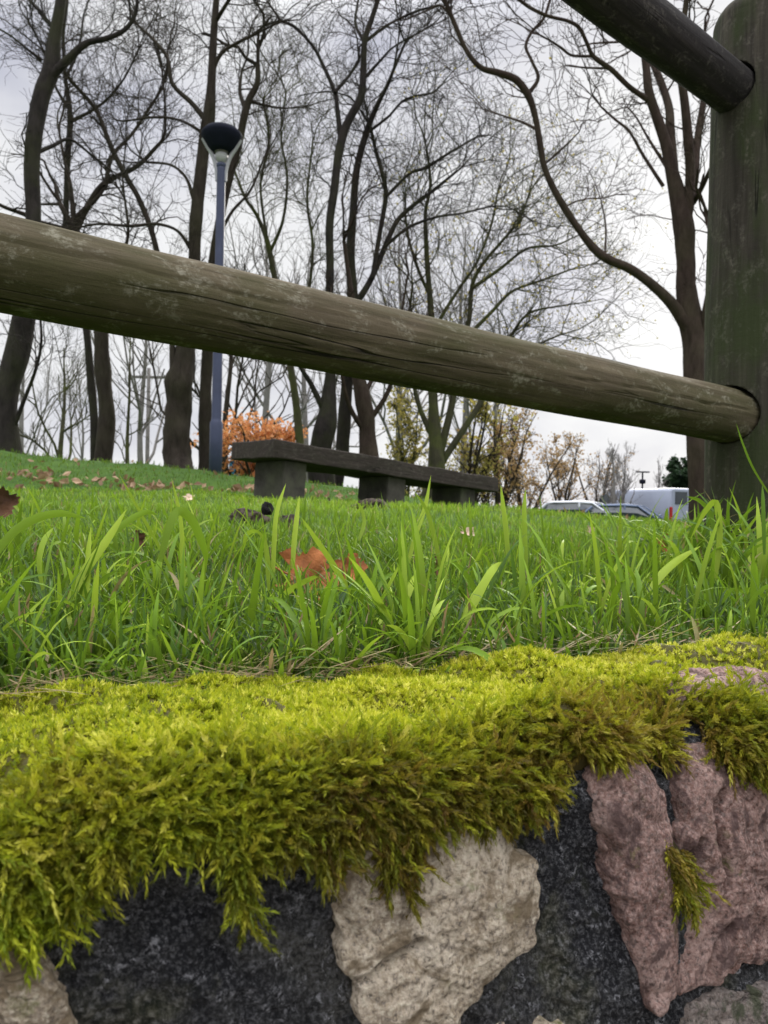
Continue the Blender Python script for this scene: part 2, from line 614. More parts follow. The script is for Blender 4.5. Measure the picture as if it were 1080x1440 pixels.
SMAX = TOPL + ARC + (abs(ZP) - abs(ZT) + .0)
wall = thing('stone_wall', 'low rubble stone wall of dark mortar with tan and red stones under thick moss', 'wall', (0, .30, ZP))


def build_wall_core():
    us = np.concatenate([np.linspace(-2.2, -.3, 40)[:-1], np.linspace(-.3, .5, 330), np.linspace(.5, 2.6, 44)[1:]])
    ss = np.concatenate([np.linspace(0, TOPL + ARC + .12, 150), np.linspace(TOPL + ARC + .12, SMAX, 50)[1:]])
    UU, SS = np.meshgrid(us, ss)
    P, nrm = wall_pt(UU, SS)
    fine = .0016 * sn(P, 420, 8) + .0012 * sn(P, 900, 9)
    k = np.clip((SS - TOPL) / .03, 0, 1)
    # at the right the dark mortar sits back from the stones
    P = P + nrm * (fine * k - .0045 * k)[..., None]
    nu, nv = len(us), len(ss)
    idx = np.arange(nu * nv).reshape(nv, nu)
    q = np.stack([idx[:-1, :-1], idx[1:, :-1], idx[1:, 1:], idx[:-1, 1:]], -1).reshape(-1, 4)
    part('mortar', P, [q], M['mortar'], wall)


build_wall_core()


def face_uz(px, py, extra=0.0):
    """photo pixel -> (u, z) on the wall face"""
    v = -.014
    for _ in range(4):
        a = (px - 540) / F
        c, s = math.cos(WA), math.sin(WA)
        u = (a * (.30 + v * c) + v * s) / (c - a * s)
        d = .30 + u * s + v * c
        z = at(px, py, d)[2]
        # section of the face at this height
        face = max(0.0, (ZT - RB - DROOP) - z)
        v = WBACK - TOPL - RB - face * .10
    return u, z


def face_v(z):
    face = np.maximum(0.0, (ZT - RB - DROOP) - z)
    a_z = np.clip((ZT - DROOP - z) / RB, 0, 1)          # on the brow
    ang = np.arccos(np.clip(1 - a_z, -1, 1))
    return WBACK - TOPL - RB * np.sin(ang) - face * .10


def stone(name, label, pix, mat, H, seed, uz=None, top=False, clefts=()):
    poly = np.array(uz if uz is not None else [face_uz(*p) for p in pix])
    c = poly.mean(0)
    closed = np.vstack([poly, poly[:1]])
    NA = 260
    dens = resample(np.vstack([poly[-1:], closed, poly[1:2]]), 900)
    # keep one loop
    ang = np.unwrap(np.arctan2(dens[:, 1] - c[1], dens[:, 0] - c[0]))
    rad = np.hypot(dens[:, 0] - c[0], dens[:, 1] - c[1])
    th = np.linspace(-math.pi, math.pi, NA, endpoint=False)
    a2 = (ang + math.pi) % (2 * math.pi) - math.pi
    o = np.argsort(a2)
    rr = np.interp(th, a2[o], rad[o], period=2 * math.pi)
    rings = np.concatenate([np.linspace(0, .8, 60), np.linspace(.8, 1, 20)[1:]])
    V = []
    for r in rings:
        wob = 1 + r * (.03 * np.sin(th * 5 + seed) + .025 * np.sin(th * 11 + seed * 2) + .018 * np.sin(th * 19 + seed * 3) + .012 * np.sin(th * 31 + seed))
        uu = c[0] + rr * r * np.cos(th) * wob
        zz = c[1] + rr * r * np.sin(th) * wob
        h = H * (1 - r ** 4) - .007 * (r > .96)
        if top:
            P = O + uu[:, None] * U + zz[:, None] * Vv
            P[:, 2] = ZT + .001 + h
        else:
            zz = np.minimum(zz, ZT - DROOP - .012)
            P = O + uu[:, None] * U + (face_v(zz) - h)[:, None] * Vv
            P[:, 2] = zz
        V.append(P)
    V = np.array(V)
    nz = .0016 * fbm(V, 60, seed, 3) + .0009 * fbm(V, 330, seed + 5, 4, .6) - .0018 * np.clip(.35 - np.abs(sn(V, 95, seed + 7)), 0, 1) / .35
    V = V + nz[..., None] * (np.array([0, 0, 1.0]) if top else -Vv)
    if clefts:
        uu_, _ = wuv(V); zz_ = V[..., 2]
        dep = np.zeros_like(zz_)
        for cl in clefts:
            pl = np.array([face_uz(*p) for p in cl])
            pl = resample(pl, 40)
            dd = np.min(np.hypot(uu_[..., None] - pl[:, 0], zz_[..., None] - pl[:, 1]), -1)
            dep = np.maximum(dep, np.exp(-(dd / .0017) ** 2))
        V = V + (.007 * dep)[..., None] * Vv
    nr = len(rings)
    idx = np.arange(nr * NA).reshape(nr, NA)
    nx = np.roll(idx, -1, 1)
    q = np.stack([idx[:-1], idx[1:], nx[1:], nx[:-1]], -1).reshape(-1, 4)
    st = part('stone', V, [q], mat, wall)
    if label: st['label'] = label
    return st


stone('stone', 'pale tan sandstone under the hanging moss', [(474, 1200), (560, 1150), (680, 1150), (760, 1200), (768, 1290), (738, 1355), (690, 1410), (640, 1475), (560, 1490), (525, 1450), (510, 1390), (488, 1365), (480, 1290)], M['tan'], .005, 21, clefts=[[(600, 1320), (560, 1345), (530, 1370), (500, 1385)]])
stone('stone', 'tan stone at the lower left corner', [(-90, 1320), (40, 1325), (85, 1365), (112, 1420), (125, 1520), (20, 1560), (-90, 1540)], M['tan'], .004, 22)
stone('stone', 'tall narrow red sandstone', [(838, 1110), (855, 1050), (886, 1015), (922, 1060), (948, 1130), (958, 1200), (966, 1250), (962, 1330), (964, 1400), (950, 1432), (924, 1420), (902, 1345), (872, 1262), (856, 1200)], M['red'], .0075, 23, clefts=[[(850, 1170), (866, 1190), (862, 1215)]])
stone('stone', 'broad red sandstone', [(958, 1110), (990, 1045), (1090, 1060), (1170, 1110), (1190, 1230), (1170, 1340), (1070, 1365), (1010, 1392), (966, 1405), (966, 1320), (964, 1215)], M['red'], .006, 24, clefts=[[(1012, 1110), (1005, 1150), (1012, 1190), (1022, 1235), (1016, 1262)], [(985, 1180), (975, 1215), (968, 1250)], [(1030, 1300), (1012, 1330), (1010, 1370)]])
stone('stone', 'grey red stone', [(985, 1425), (1080, 1385), (1180, 1390), (1200, 1470), (1170, 1540), (1000, 1540)], M['grey_red'], .003, 25)
stone('stone', 'red stone showing through the moss on the brow', None, M['red'], .0075, 26, uz=[(.168, .024), (.178, .044), (.205, .050), (.235, .042), (.262, .036), (.262, .012), (.225, .006), (.185, .008)], top=True)
_k = 40
for (uc, zc, ru, rz, mm) in [(-.23, -.16, .05, .035, 'tan'), (-.33, -.19, .05, .05, 'grey_red'), (.36, -.17, .06, .035, 'tan'), (.5, -.19, .06, .05, 'red'),
                             (-.1, -.25, .07, .04, 'red'), (.05, -.26, .07, .05, 'tan'), (.21, -.27, .07, .045, 'grey_red'), (.38, -.28, .08, .05, 'tan'), (-.27, -.29, .08, .045, 'tan')]:
    g = np.random.default_rng(_k)
    poly = [(uc + ru * math.cos(a) * g.uniform(.85, 1.15), zc + rz * math.sin(a) * g.uniform(.85, 1.15)) for a in np.linspace(0, 2 * math.pi, 10, endpoint=False)]
    stone('stone', None, None, M[mm], .008, _k, uz=poly)
    _k += 1

# ---- moss: shoots of small overlapping leaves
DR_X = [-200, 0, 60, 110, 150, 190, 230, 265, 300, 325, 345, 365, 400, 440, 470, 500, 540, 580, 600, 640, 670, 715, 750, 764, 776, 842, 885, 900, 925, 950, 966, 985, 1030, 1080, 1300]
DR_Y = [1300, 1325, 1335, 1330, 1290, 1260, 1205, 1215, 1165, 1215, 1335, 1205, 1195, 1225, 1275, 1250, 1215, 1330, 1225, 1185, 1205, 1180, 1180, 1160, 1050, 1050, 1060, 1130, 1200, 1300, 1310, 1130, 1130, 1125, 1100]
_du = np.array([face_uz(x, y - 34) for x, y in zip(DR_X, DR_Y)])


def drape(u):
    """arc length down to which the moss hangs"""
    z = np.interp(u, _du[:, 0], _du[:, 1])
    return TOPL + ARC + np.maximum((ZT - RB - DROOP) - z, -.012)


def moss_shoots():
    N = 44000
    # density follows distance from the camera: dense near it
    u = np.concatenate([rng.normal(.02, .15, N), rng.uniform(-.75, 1.0, 15000)])
    lim = drape(u)
    s = rng.uniform(-.006, 1, len(u))
    s = np.where(rng.random(len(u)) < .68, rng.uniform(-.01, TOPL + ARC * .6, len(u)), TOPL + ARC * .3 + (lim - TOPL - ARC * .3) * rng.random(len(u)) ** 1.1)
    P, nrm = wall_pt(u, np.maximum(s, 0))
    v, z, nv, nz = section(np.maximum(s, 0))
    px = 540 + F * P[:, 0] / np.maximum(P[:, 1], .05)
    py = 720 - F * P[:, 2] / np.maximum(P[:, 1], .05)
    # holes: the thin moss over the red stones at the right, ragged lower rim
    hole = fbm(P, 75, 31, 3)
    rag = (lim - s) < .012 * (sn(P, 160, 33) + .4)
    onface = s > TOPL + ARC * .5
    keep = ~(onface & rag & (s > lim - .02))
    right = np.clip((px - 790) / 60, 0, 1)
    fc = np.clip((s - TOPL) / ARC, 0, 1)
    keep &= ~((right > 0) & (s > TOPL - .012) & (hole > 1.0 - (.45 + .45 * fc) * right))
    stone_gap = (((px - 980) / 50) ** 2 + ((py - 970) / 17) ** 2) < 1
    keep &= ~(stone_gap & (rng.random(len(u)) < .9))
    gap = (((px - 745) / 40) ** 2 + ((py - 1055) / 26) ** 2) < 1
    keep &= ~(gap & (rng.random(len(u)) < .6))
    keep &= ~((px > 778) & (px < 850) & (py > 1040) & (s > TOPL))
    keep &= ~((px >= 850) & (px < 905) & (py > 1045) & (s > TOPL) & (rng.random(len(u)) < .75))
    u, s, P, nrm, hole, px, py = (a[keep] for a in (u, s, P, nrm, hole, px, py))
    n = len(u)
    w = np.clip((s - TOPL * .55) / (TOPL * .45 + ARC), 0, 1)         # 0 on top, 1 on the face
    down = np.array([0, 0, -1.0]); fwd = -Vv
    rnd = unit(rng.normal(size=(n, 3)))
    flow = unit(np.stack([sn(P, 45, 51), sn(P, 45, 52), sn(P, 45, 53)], -1))
    d0 = unit(nrm * (1.0 - .45 * w)[:, None] + rnd * .8 + flow * .5 + (fwd * .55 + down * .5) * w[:, None])
    tint = np.clip(.58 + .20 * sn(P, 38, 61) + .26 * rng.normal(size=n), 0, 1)
    bp = fbm(P, 34, 71, 3) + .75 * w - .35
    bp = bp + 1.7 * np.clip((px - 700) / 300, 0, 1) * np.clip((py - 930) / 100, 0, 1)
    bp = bp + .5 * np.exp(-(((px - 60) / 130) ** 2 + ((py - 1160) / 90) ** 2)) + .6 * np.exp(-(((px - 690) / 90) ** 2 + ((py - 1110) / 60) ** 2))
    brown = np.clip((bp - .10) * .85, 0, 1) * rng.uniform(.3, 1, n)
    tint = np.clip(tint - .22 * w, 0, 1)
    VV, TT, AA, BB = [], [], [], []
    for grp, K, L0, L1, w0, w1, lf in ((w < .4, 6, .0034, .0036, .00052, .0004, 1.55), (w >= .4, 10, .0060, .0125, .00046, .00034, 1.5)):
        gi = np.nonzero(grp)[0]
        m = len(gi)
        nl_ = 1 if K == 6 else 1
        L = L0 + L1 * rng.random(m) ** (1.2 if K == 6 else 1.8)
        d = d0[gi]; wg = w[gi]
        p = P[gi] + nrm[gi] * (-.0012 + .0040 * wg)[:, None]
        pts = np.empty((m, K, 3)); T = np.empty((m, K, 3))
        wander = rng.normal(size=(m, 3)) * .12
        for k in range(K):
            pts[:, k] = p; T[:, k] = d
            d = unit(d + np.array([0, 0, 1.0]) * .14 * (1 - wg)[:, None] + down * (.20 * wg)[:, None] + wander + .05 * rng.normal(size=(m, 3)))
            p = p + d * (L / (K - 1))[:, None]
        side = unit(np.cross(T, rng.normal(size=(m, 1, 3))))
        bin_ = np.cross(T, side)
        wd = w0 + w1 * rng.random(m)
        taper = np.interp(np.linspace(0, 1, K), [0, .35, .8, 1], [.8, 1.1, .85, .4])
        for k in range(K):
            for jj in range(3 if k < K - 1 else 2):
                a = jj * 2.094 + k * 1.1 + rng.uniform(-.4, .4, m)
                rd = np.cos(a)[:, None] * side[:, k] + np.sin(a)[:, None] * bin_[:, k]
                lw = wd * taper[k]
                ll = (L / K) * lf * (.8 + .6 * rng.random(m)) + .0006
                spread = (1.7 + 1.2 * rng.random(m))
                b0 = pts[:, k]
                tip = b0 + T[:, k] * (ll * .95)[:, None] + rd * (lw * spread)[:, None]
                mid = b0 + T[:, k] * (ll * .42)[:, None] + rd * (lw * spread * .55)[:, None]
                sd = np.cross(rd, T[:, k])
                VV.append(np.stack([b0 - rd * (lw * .1)[:, None], mid + sd * lw[:, None], tip, mid - sd * lw[:, None]], 1).reshape(-1, 3))
                r4 = lambda q_: np.repeat(q_, 4)
                TT.append(r4(np.clip(tint[gi] + rng.normal(0, .06, m), 0, 1))); AA.append(np.full(m * 4, k / (K - 1))); BB.append(r4(brown[gi]))
    Vx = np.concatenate(VV)
    q = np.arange(len(Vx)).reshape(-1, 4)
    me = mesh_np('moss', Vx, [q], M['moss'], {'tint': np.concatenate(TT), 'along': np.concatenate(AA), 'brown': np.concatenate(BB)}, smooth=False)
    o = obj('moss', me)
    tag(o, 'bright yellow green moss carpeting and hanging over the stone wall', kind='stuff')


moss_shoots()


def moss_bed():
    """the dense felt the shoots grow out of"""
    us = np.concatenate([np.linspace(-1.6, -.3, 60)[:-1], np.linspace(-.3, .5, 420), np.linspace(.5, 2.0, 60)[1:]])
    t = np.linspace(0, 1, 150)
    UU, TTt = np.meshgrid(us, t)
    SS = TTt * (drape(UU) - .006)
    P, nrm = wall_pt(UU, SS)
    px = 540 + F * P[..., 0] / np.maximum(P[..., 1], .05)
    h = .0022 + .0016 * fbm(P, 300, 81, 3)
    hole = fbm(P, 75, 31, 3)
    right = np.clip((px - 790) / 60, 0, 1)
    out = (hole > .9 - (.45 + .5 * np.clip((SS - TOPL) / ARC, 0, 1)) * right) & (SS > TOPL - .012) & (right > 0)
    py = 720 - F * P[..., 2] / np.maximum(P[..., 1], .05)
    out |= (((px - 975) / 50) ** 2 + ((py - 968) / 16) ** 2) < 1
    edge = np.clip((1 - TTt) / .04, 0, 1)
    P = P + nrm * (h * edge - .002 * (1 - edge) - .012 * out)[..., None]
    nu, nv = len(us), len(t)
    idx = np.arange(nu * nv).reshape(nv, nu)
    q = np.stack([idx[:-1, :-1], idx[1:, :-1], idx[1:, 1:], idx[:-1, 1:]], -1).reshape(-1, 4)
    w = np.clip((SS - TOPL * .55) / (TOPL * .45 + ARC), 0, 1)
    me = mesh_np('moss_felt', P, [q], M['moss'], {'tint': np.clip(.2 - .2 * w, 0, 1), 'along': np.full(P.shape[:2], .05), 'brown': np.clip(.35 + .3 * w, 0, 1)})  # felt coloured dark to put shade between the shoots
    tag(obj('moss_felt', me), 'dense felt of moss darkened as shade beneath the wall shoots', kind='stuff')


moss_bed()

# ------------------------------------------------------------------ grass
POSTS = [(at(1061, 740, 1.46)[0], 1.46, .095)]


def ribbons(base, az, L, W, th0, bend, K, tint, dry, across=3, twist=None, fold=.25):
    """grass blades: base (N,3) azimuth az, length L, width W, lean th0 growing by bend"""
    n = len(L)
    s = np.linspace(0, 1, K)
    th = th0[:, None] + bend[:, None] * s[None] ** 1.4
    hd = np.stack([np.cos(az), np.sin(az), np.zeros(n)], -1)
    step = (L / (K - 1))[:, None]
    dx = np.concatenate([np.zeros((n, 1)), np.cumsum(np.sin(th[:, :-1]) * step, 1)], 1)
    dz = np.concatenate([np.zeros((n, 1)), np.cumsum(np.cos(th[:, :-1]) * step, 1)], 1)
    C = base[:, None] + dx[..., None] * hd[:, None] + dz[..., None] * np.array([0, 0, 1.0])
    lat0 = np.stack([-np.sin(az), np.cos(az), np.zeros(n)], -1)
    tw = (twist if twist is not None else np.zeros(n))[:, None] * s[None]
    nrm = np.cos(th)[..., None] * (-hd[:, None]) + np.sin(th)[..., None] * np.array([0, 0, 1.0])
    lat = np.cos(tw)[..., None] * lat0[:, None] + np.sin(tw)[..., None] * nrm
    nn = -np.sin(tw)[..., None] * lat0[:, None] + np.cos(tw)[..., None] * nrm
    prof = np.interp(s, [0, .12, .45, .75, .92, 1], [.55, .85, 1, .78, .34, .03])
    w = (W[:, None] * prof[None] * .5)[..., None]
    if across == 3:
        rows = [C - lat * w, C - nn * w * fold, C + lat * w]
    else:
        rows = [C - lat * w, C + lat * w]
    V = np.stack(rows, 2)
    A = len(rows)
    idx = np.arange(n * K * A).reshape(n, K, A)
    q = np.stack([idx[:, :-1, :-1], idx[:, :-1, 1:], idx[:, 1:, 1:], idx[:, 1:, :-1]], -1).reshape(-1, 4)
    rep = lambda a: np.repeat(a, K * A)
    al = np.tile(np.repeat(s, A), n)
    return V.reshape(-1, 3), q, rep(tint), al, rep(dry)


def pix_ribbon(pts, d, wpx, tint, dd=0.0, K=14, face=None):
    """a broad blade following photo pixels at distance d (d + dd at the tip)"""
    n = len(pts)
    P = np.array([at(x, y, d + dd * i / (n - 1)) for i, (x, y) in enumerate(pts)])
    C = resample(P, K)
    T = unit(np.gradient(C, axis=0))
    view = unit(C + np.array([.1, 0, .3]))
    lat = unit(np.cross(T, view))
    nn = np.cross(lat, T)
    s = np.linspace(0, 1, K)
    prof = np.interp(s, [0, .12, .45, .75, .92, 1], [.5, .85, 1, .8, .35, .02])
    w = (wpx / F * d * prof * .5)[:, None]
    tilt = .5
    l2 = lat * math.cos(tilt) + nn * math.sin(tilt)
    V = np.stack([C - l2 * w, C - nn * w * .3, C + l2 * w], 1)
    idx = np.arange(K * 3).reshape(K, 3)
    q = np.stack([idx[:-1, :-1], idx[:-1, 1:], idx[1:, 1:], idx[1:, :-1]], -1).reshape(-1, 4)
    return V.reshape(-1, 3), q, np.full(K * 3, tint), np.repeat(s * .6 + .4, 3), np.zeros(K * 3)


def collect(name, bits, label):
    V, Q, T, A, D = [], [], [], [], []
    off = 0
    for v, q, t, a, d in bits:
        V.append(v); Q.append(q + off); T.append(t); A.append(a); D.append(d)
        off += len(v)
    me = mesh_np(name, np.concatenate(V), [np.concatenate(Q)], M['grass'], {'tint': np.clip(np.concatenate(T), 0, 1), 'along': np.concatenate(A), 'dry': np.concatenate(D)})
    return tag(obj(name, me), label, kind='stuff')


LEGBOX = []          # filled by the bench before the lawn is grown


def lawn_points(N, d0, d1, amax=.72, vmin=.112):
    a = rng.uniform(-amax * 1.2, amax * 1.6, N)
    d = np.exp(rng.uniform(math.log(d0), math.log(d1), N))
    x = a * d
    P = np.stack([x, d, np.zeros(N)], -1)
    u, v = wuv(P)
    ok = v > vmin
    for (pxx, pyy, r) in POSTS:
        ok &= np.hypot(x - pxx, d - pyy) > r
    for (cx, cy, r) in LEGBOX:
        ok &= np.hypot(x - cx, d - cy) > r
    P = P[ok]
    P[:, 2] = terr(P[:, 0], P[:, 1])
    return P, v[ok]


def build_grass():
    bits = []
    # near fringe: tall and broad blades
    tp, tv = lawn_points(175, .40, 1.35, .62, .135)
    per = 15
    P = np.repeat(tp, per, 0); n = len(P)
    azr = rng.uniform(0, 6.28, n)
    rad = np.abs(rng.normal(0, .009, n))
    P = P + np.stack([np.cos(azr) * rad, np.sin(azr) * rad, np.zeros(n)], -1)
    P[:, 2] = terr(P[:, 0], P[:, 1])
    big = np.repeat(rng.uniform(.5, 1.15, len(tp)), per)
    tt = np.repeat(rng.uniform(.35, .95, len(tp)), per)
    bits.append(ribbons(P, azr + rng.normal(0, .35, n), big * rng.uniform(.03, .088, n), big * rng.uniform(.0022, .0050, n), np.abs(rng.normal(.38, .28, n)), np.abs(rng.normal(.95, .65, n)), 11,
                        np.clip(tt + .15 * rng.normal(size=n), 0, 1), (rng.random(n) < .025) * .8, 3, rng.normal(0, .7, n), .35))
    P, v = lawn_points(12000, .36, 1.5, .72, .104)
    n = len(P)
    d = P[:, 1]
    clump = np.clip(.5 + .5 * sn(P, 22, 101), 0, 1)
    side = sn(P, 9, 102)
    near = np.clip((v - .100) / .05, .25, 1)
    L = (.017 + .047 * rng.random(n) ** 1.9 * (.4 + .9 * clump)) * near * np.interp(d, [.4, .7, 1.5], [1.05, 1, .75])
    W = .0014 + .0022 * rng.random(n) ** 1.5
    th0 = np.abs(rng.normal(.2, .28, n)); bend = np.abs(rng.normal(.75, .6, n))
    az = rng.uniform(0, 6.28, n)
    tint = np.clip(.50 + .16 * side + .30 * rng.normal(size=n), 0, 1)
    dry = (rng.random(n) < .03) * rng.uniform(.5, 1, n)
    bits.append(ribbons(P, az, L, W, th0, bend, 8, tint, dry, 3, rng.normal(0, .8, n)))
    # fine undergrowth blades between them, tinted dark as shade low in the grass
    P, v = lawn_points(18000, .36, 1.7)
    n = len(P)
    near = np.clip((v - .112) / .06, .3, 1)
    L = (.018 + .035 * rng.random(n)) * near
    bits.append(ribbons(P, rng.uniform(0, 6.28, n), L, .0012 + .0012 * rng.random(n), np.abs(rng.normal(.5, .4, n)), np.abs(rng.normal(.8, .6, n)), 6,
                        np.clip(.12 + .15 * rng.normal(size=n), 0, 1), (rng.random(n) < .08) * .8, 2))
    # short mown lawn behind, out to the bank and its crest
    P, v = lawn_points(84000, 1.0, 12.5)
    n = len(P)
    d = P[:, 1]
    patch = sn(P, 2.6, 105)
    bank = np.clip((d - 5.6) / 1.5, 0, 1)
    L = (.020 + .024 * rng.random(n)) * (1 + .5 * bank * rng.random(n)) * (1 + .18 * patch)
    W = np.maximum(.0028, .0011 * d) * rng.uniform(.6, 1.3, n)
    tint = np.clip(.66 - .3 * bank + .12 * patch + .13 * rng.normal(size=n), 0, 1)
    dry = (rng.random(n) < .03 + .06 * bank) * rng.uniform(.3, .9, n)
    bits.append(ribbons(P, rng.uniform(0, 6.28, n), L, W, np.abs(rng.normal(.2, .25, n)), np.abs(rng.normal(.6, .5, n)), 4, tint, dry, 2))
    # a sparse scatter of taller blades in the lawn
    P, v = lawn_points(560, .5, 2.0)
    n = len(P)
    bits.append(ribbons(P, rng.uniform(0, 6.28, n), rng.uniform(.055, .11, n), rng.uniform(.0025, .006, n), np.abs(rng.normal(.12, .15, n)), np.abs(rng.normal(.7, .6, n)), 10,
                        np.clip(.72 + .15 * rng.normal(size=n), 0, 1), np.zeros(n), 3, rng.normal(0, .6, n)))
    # tufts of broad blades in front of the post
    g = np.array([[at(px, 760, dd)[0], dd, 0] for px, dd in [(1000, 1.18), (1030, 1.1), (1060, 1.15), (970, 1.25), (1085, 1.05), (940, 1.15), (1040, .95), (1000, .9), (900, 1.1)]])
    P = np.repeat(g, 26, 0) + np.concatenate([rng.normal(0, .04, (len(g) * 26, 2)), np.zeros((len(g) * 26, 1))], 1)
    P[:, 2] = terr(P[:, 0], P[:, 1]); n = len(P)
    bits.append(ribbons(P, rng.uniform(0, 6.28, n), rng.uniform(.06, .16, n), rng.uniform(.004, .008, n), np.abs(rng.normal(.25, .2, n)), np.abs(rng.normal(1.0, .7, n)), 10,
                        np.clip(.6 + .22 * rng.normal(size=n), 0, 1), (rng.random(n) < .06) * .8, 3, rng.normal(0, .6, n)))
    # broad blades that stand out in the photograph
    H = [([(508, 868), (490, 832), (466, 790), (440, 752), (424, 728)], .58, 15, .95),
         ([(412, 800), (413, 770), (417, 730), (421, 697)], .62, 10, .9),
         ([(384, 820), (385, 777), (389, 722), (402, 680)], .62, 9, .8),
         ([(378, 830), (374, 770), (362, 748), (347, 752), (342, 775)], .6, 11, .75),
         ([(-20, 800), (12, 755), (48, 730), (85, 722), (122, 729)], .55, 13, .6),
         ([(118, 815), (150, 760), (180, 733), (205, 720), (222, 724)], .58, 10, .6),
         ([(225, 790), (238, 740), (252, 718), (272, 735), (288, 775), (290, 800)], .58, 14, .6),
         ([(262, 850), (232, 785), (205, 735), (183, 695), (168, 668)], .6, 8, .75),
         ([(258, 850), (257, 790), (254, 730), (241, 672)], .62, 9, .8),
         ([(95, 850), (118, 805), (150, 760), (178, 716)], .55, 14, .85),
         ([(112, 870), (122, 825), (124, 780), (128, 740)], .55, 11, .8),
         ([(98, 952), (118, 925), (145, 905), (172, 888)], .44, 12, .7),
         ([(62, 958), (70, 925), (82, 890), (95, 858)], .45, 19, .2),
         ([(64, 925), (52, 950), (40, 985), (32, 1008)], .42, 11, .1),
         ([(5, 968), (35, 935), (55, 905), (62, 890)], .44, 12, .15),
         ([(60, 1000), (30, 975), (34, 1000), (36, 1020)], .4, 9, .2),
         ([(278, 872), (310, 885), (340, 900), (372, 908)], .52, 14, .4),
         ([(60, 830), (55, 790), (62, 760), (75, 742)], .56, 10, .7),
         ([(445, 810), (420, 822), (398, 838), (380, 858)], .56, 13, .85),
         ([(620, 800), (612, 760), (600, 718), (582, 690)], .75, 9, .7),
         ([(572, 800), (585, 750), (598, 712), (606, 668)], .8, 8, .8),
         ([(715, 790), (712, 750), (708, 715), (704, 682)], .72, 10, .75),
         ([(740, 800), (738, 760), (737, 720), (739, 688)], .74, 10, .7),
         ([(505, 760), (512, 735), (508, 715), (498, 702)], .8, 7, .7),
         ([(800, 905), (790, 885), (775, 865), (765, 855)], .56, 16, .45),
         ([(830, 895), (800, 880), (770, 872), (740, 878)], .56, 9, .3),
         ([(640, 900), (665, 850), (690, 805), (705, 790)], .55, 14, .8),
         ([(560, 890), (568, 850), (582, 815), (585, 800)], .55, 12, .9),
         ([(905, 850), (925, 815), (950, 790), (985, 768)], .7, 12, .8),
         ([(1005, 760), (1000, 725), (985, 705), (965, 698)], .95, 9, .35),
         ([(1005, 820), (1012, 760), (1010, 720), (1005, 705), (990, 722), (970, 760)], .85, 11, .8),
         ([(1075, 780), (1074, 740), (1073, 705), (1072, 682)], .8, 7, .25),
         ([(1080, 840), (1050, 830), (1010, 835), (980, 850)], .75, 13, .6),
         ([(1085, 700), (1060, 660), (1045, 625), (1035, 595)], .8, 4, .3)]
    for pts, dd, w, t in H:
        bits.append(pix_ribbon(pts, dd, w, min(1, t + .18), .03))
    collect('grass', bits, 'lush green grass, long along the wall and short on the lawn')
    # thatch: dry straw along the grass edge
    n = 1000
    u = np.concatenate([rng.normal(.02, .2, n - 300), rng.uniform(-1, 1.5, 300)])
    v = WBACK + np.abs(rng.normal(.004, .025, n))
    P = O + u[:, None] * U + v[:, None] * Vv
    P[:, 2] = terr(P[:, 0], P[:, 1]) + rng.uniform(.001, .012, n)
    az = rng.normal(WA, .7, n) + math.pi * (rng.random(n) < .5)
    b = [ribbons(P, az, rng.uniform(.015, .055, n), rng.uniform(.0006, .0022, n), rng.normal(1.45, .16, n), rng.normal(.1, .3, n), 6, rng.random(n), np.clip(rng.normal(.8, .3, n), 0, 1), 2)]
    collect('dry_grass', b, 'dry straw and thatch lying at the grass edge along the moss')


# ------------------------------------------------------------------ wooden fence
PD = 1.46
pbase = at(1058, 775, PD); pbase[2] = float(terr(np.array([pbase[0]]), np.array([PD]))[0])
ptop = at(1066, 12, PD)
PR = .0905
fence = thing('wooden_fence', 'weathered round log fence with green stained post and two rails', 'fence', pbase)


def log_mesh(name, L, r0, r1, seed, mat, groove=None, domed=False, sides=120, rings=420, bumps=1.0):
    """round timber along local +X from 0 to L, closed ends"""
    x = np.linspace(0, L, rings)
    th = np.linspace(0, 2 * math.pi, sides, endpoint=False)
    X, TH = np.meshgrid(x, th, indexing='ij')
    rad = r0 + (r1 - r0) * X / L
    Q = np.stack([X * 1.0, np.cos(TH) * rad, np.sin(TH) * rad], -1)
    Qs = Q * np.array([.25, 1, 1])
    dr = bumps * (.0022 * fbm(Qs, 18, seed, 3) + .0006 * sn(Q * np.array([.08, 1, 1]), 260, seed + 3) + .0009 * sn(Q * np.array([.15, 1, 1]), 110, seed + 4))
    if groove:
        for (x0, x1, t0, t1, dep) in groove:
            tt = t0 + (t1 - t0) * (X - x0) / (x1 - x0) + .035 * np.sin(X * 23) + .02 * np.sin(X * 61 + 1)
            m = np.exp(-((((TH - tt + math.pi) % (2 * math.pi)) - math.pi) * rad / .0014) ** 2)
            m *= np.clip((X - x0) / .06, 0, 1) * np.clip((x1 - X) / .06, 0, 1)
            dr = dr - dep * m
    rr = rad + dr
    if domed:
        e = np.clip((X - (L - .034)) / .034, 0, 1)
        rr = rr * (1 - .36 * (1 - np.sqrt(np.clip(1 - e ** 2, 0, 1))))
    Q = np.stack([X, np.cos(TH) * rr, np.sin(TH) * rr], -1)
    V = Q.reshape(-1, 3)
    idx = np.arange(rings * sides).reshape(rings, sides)
    nx = np.roll(idx, -1, 1)
    q = np.stack([idx[:-1], nx[:-1], nx[1:], idx[1:]], -1).reshape(-1, 4)
    c0, c1 = len(V), len(V) + 1
    V = np.vstack([V, [[0, 0, 0]], [[L + (.004 if domed else 0), 0, 0]]])
    t0 = np.stack([np.full(sides, c0), nx[0], idx[0]], -1)
    t1 = np.stack([np.full(sides, c1), idx[-1], nx[-1]], -1)
    return mesh_np(name, V, [q, t0, t1], mat)


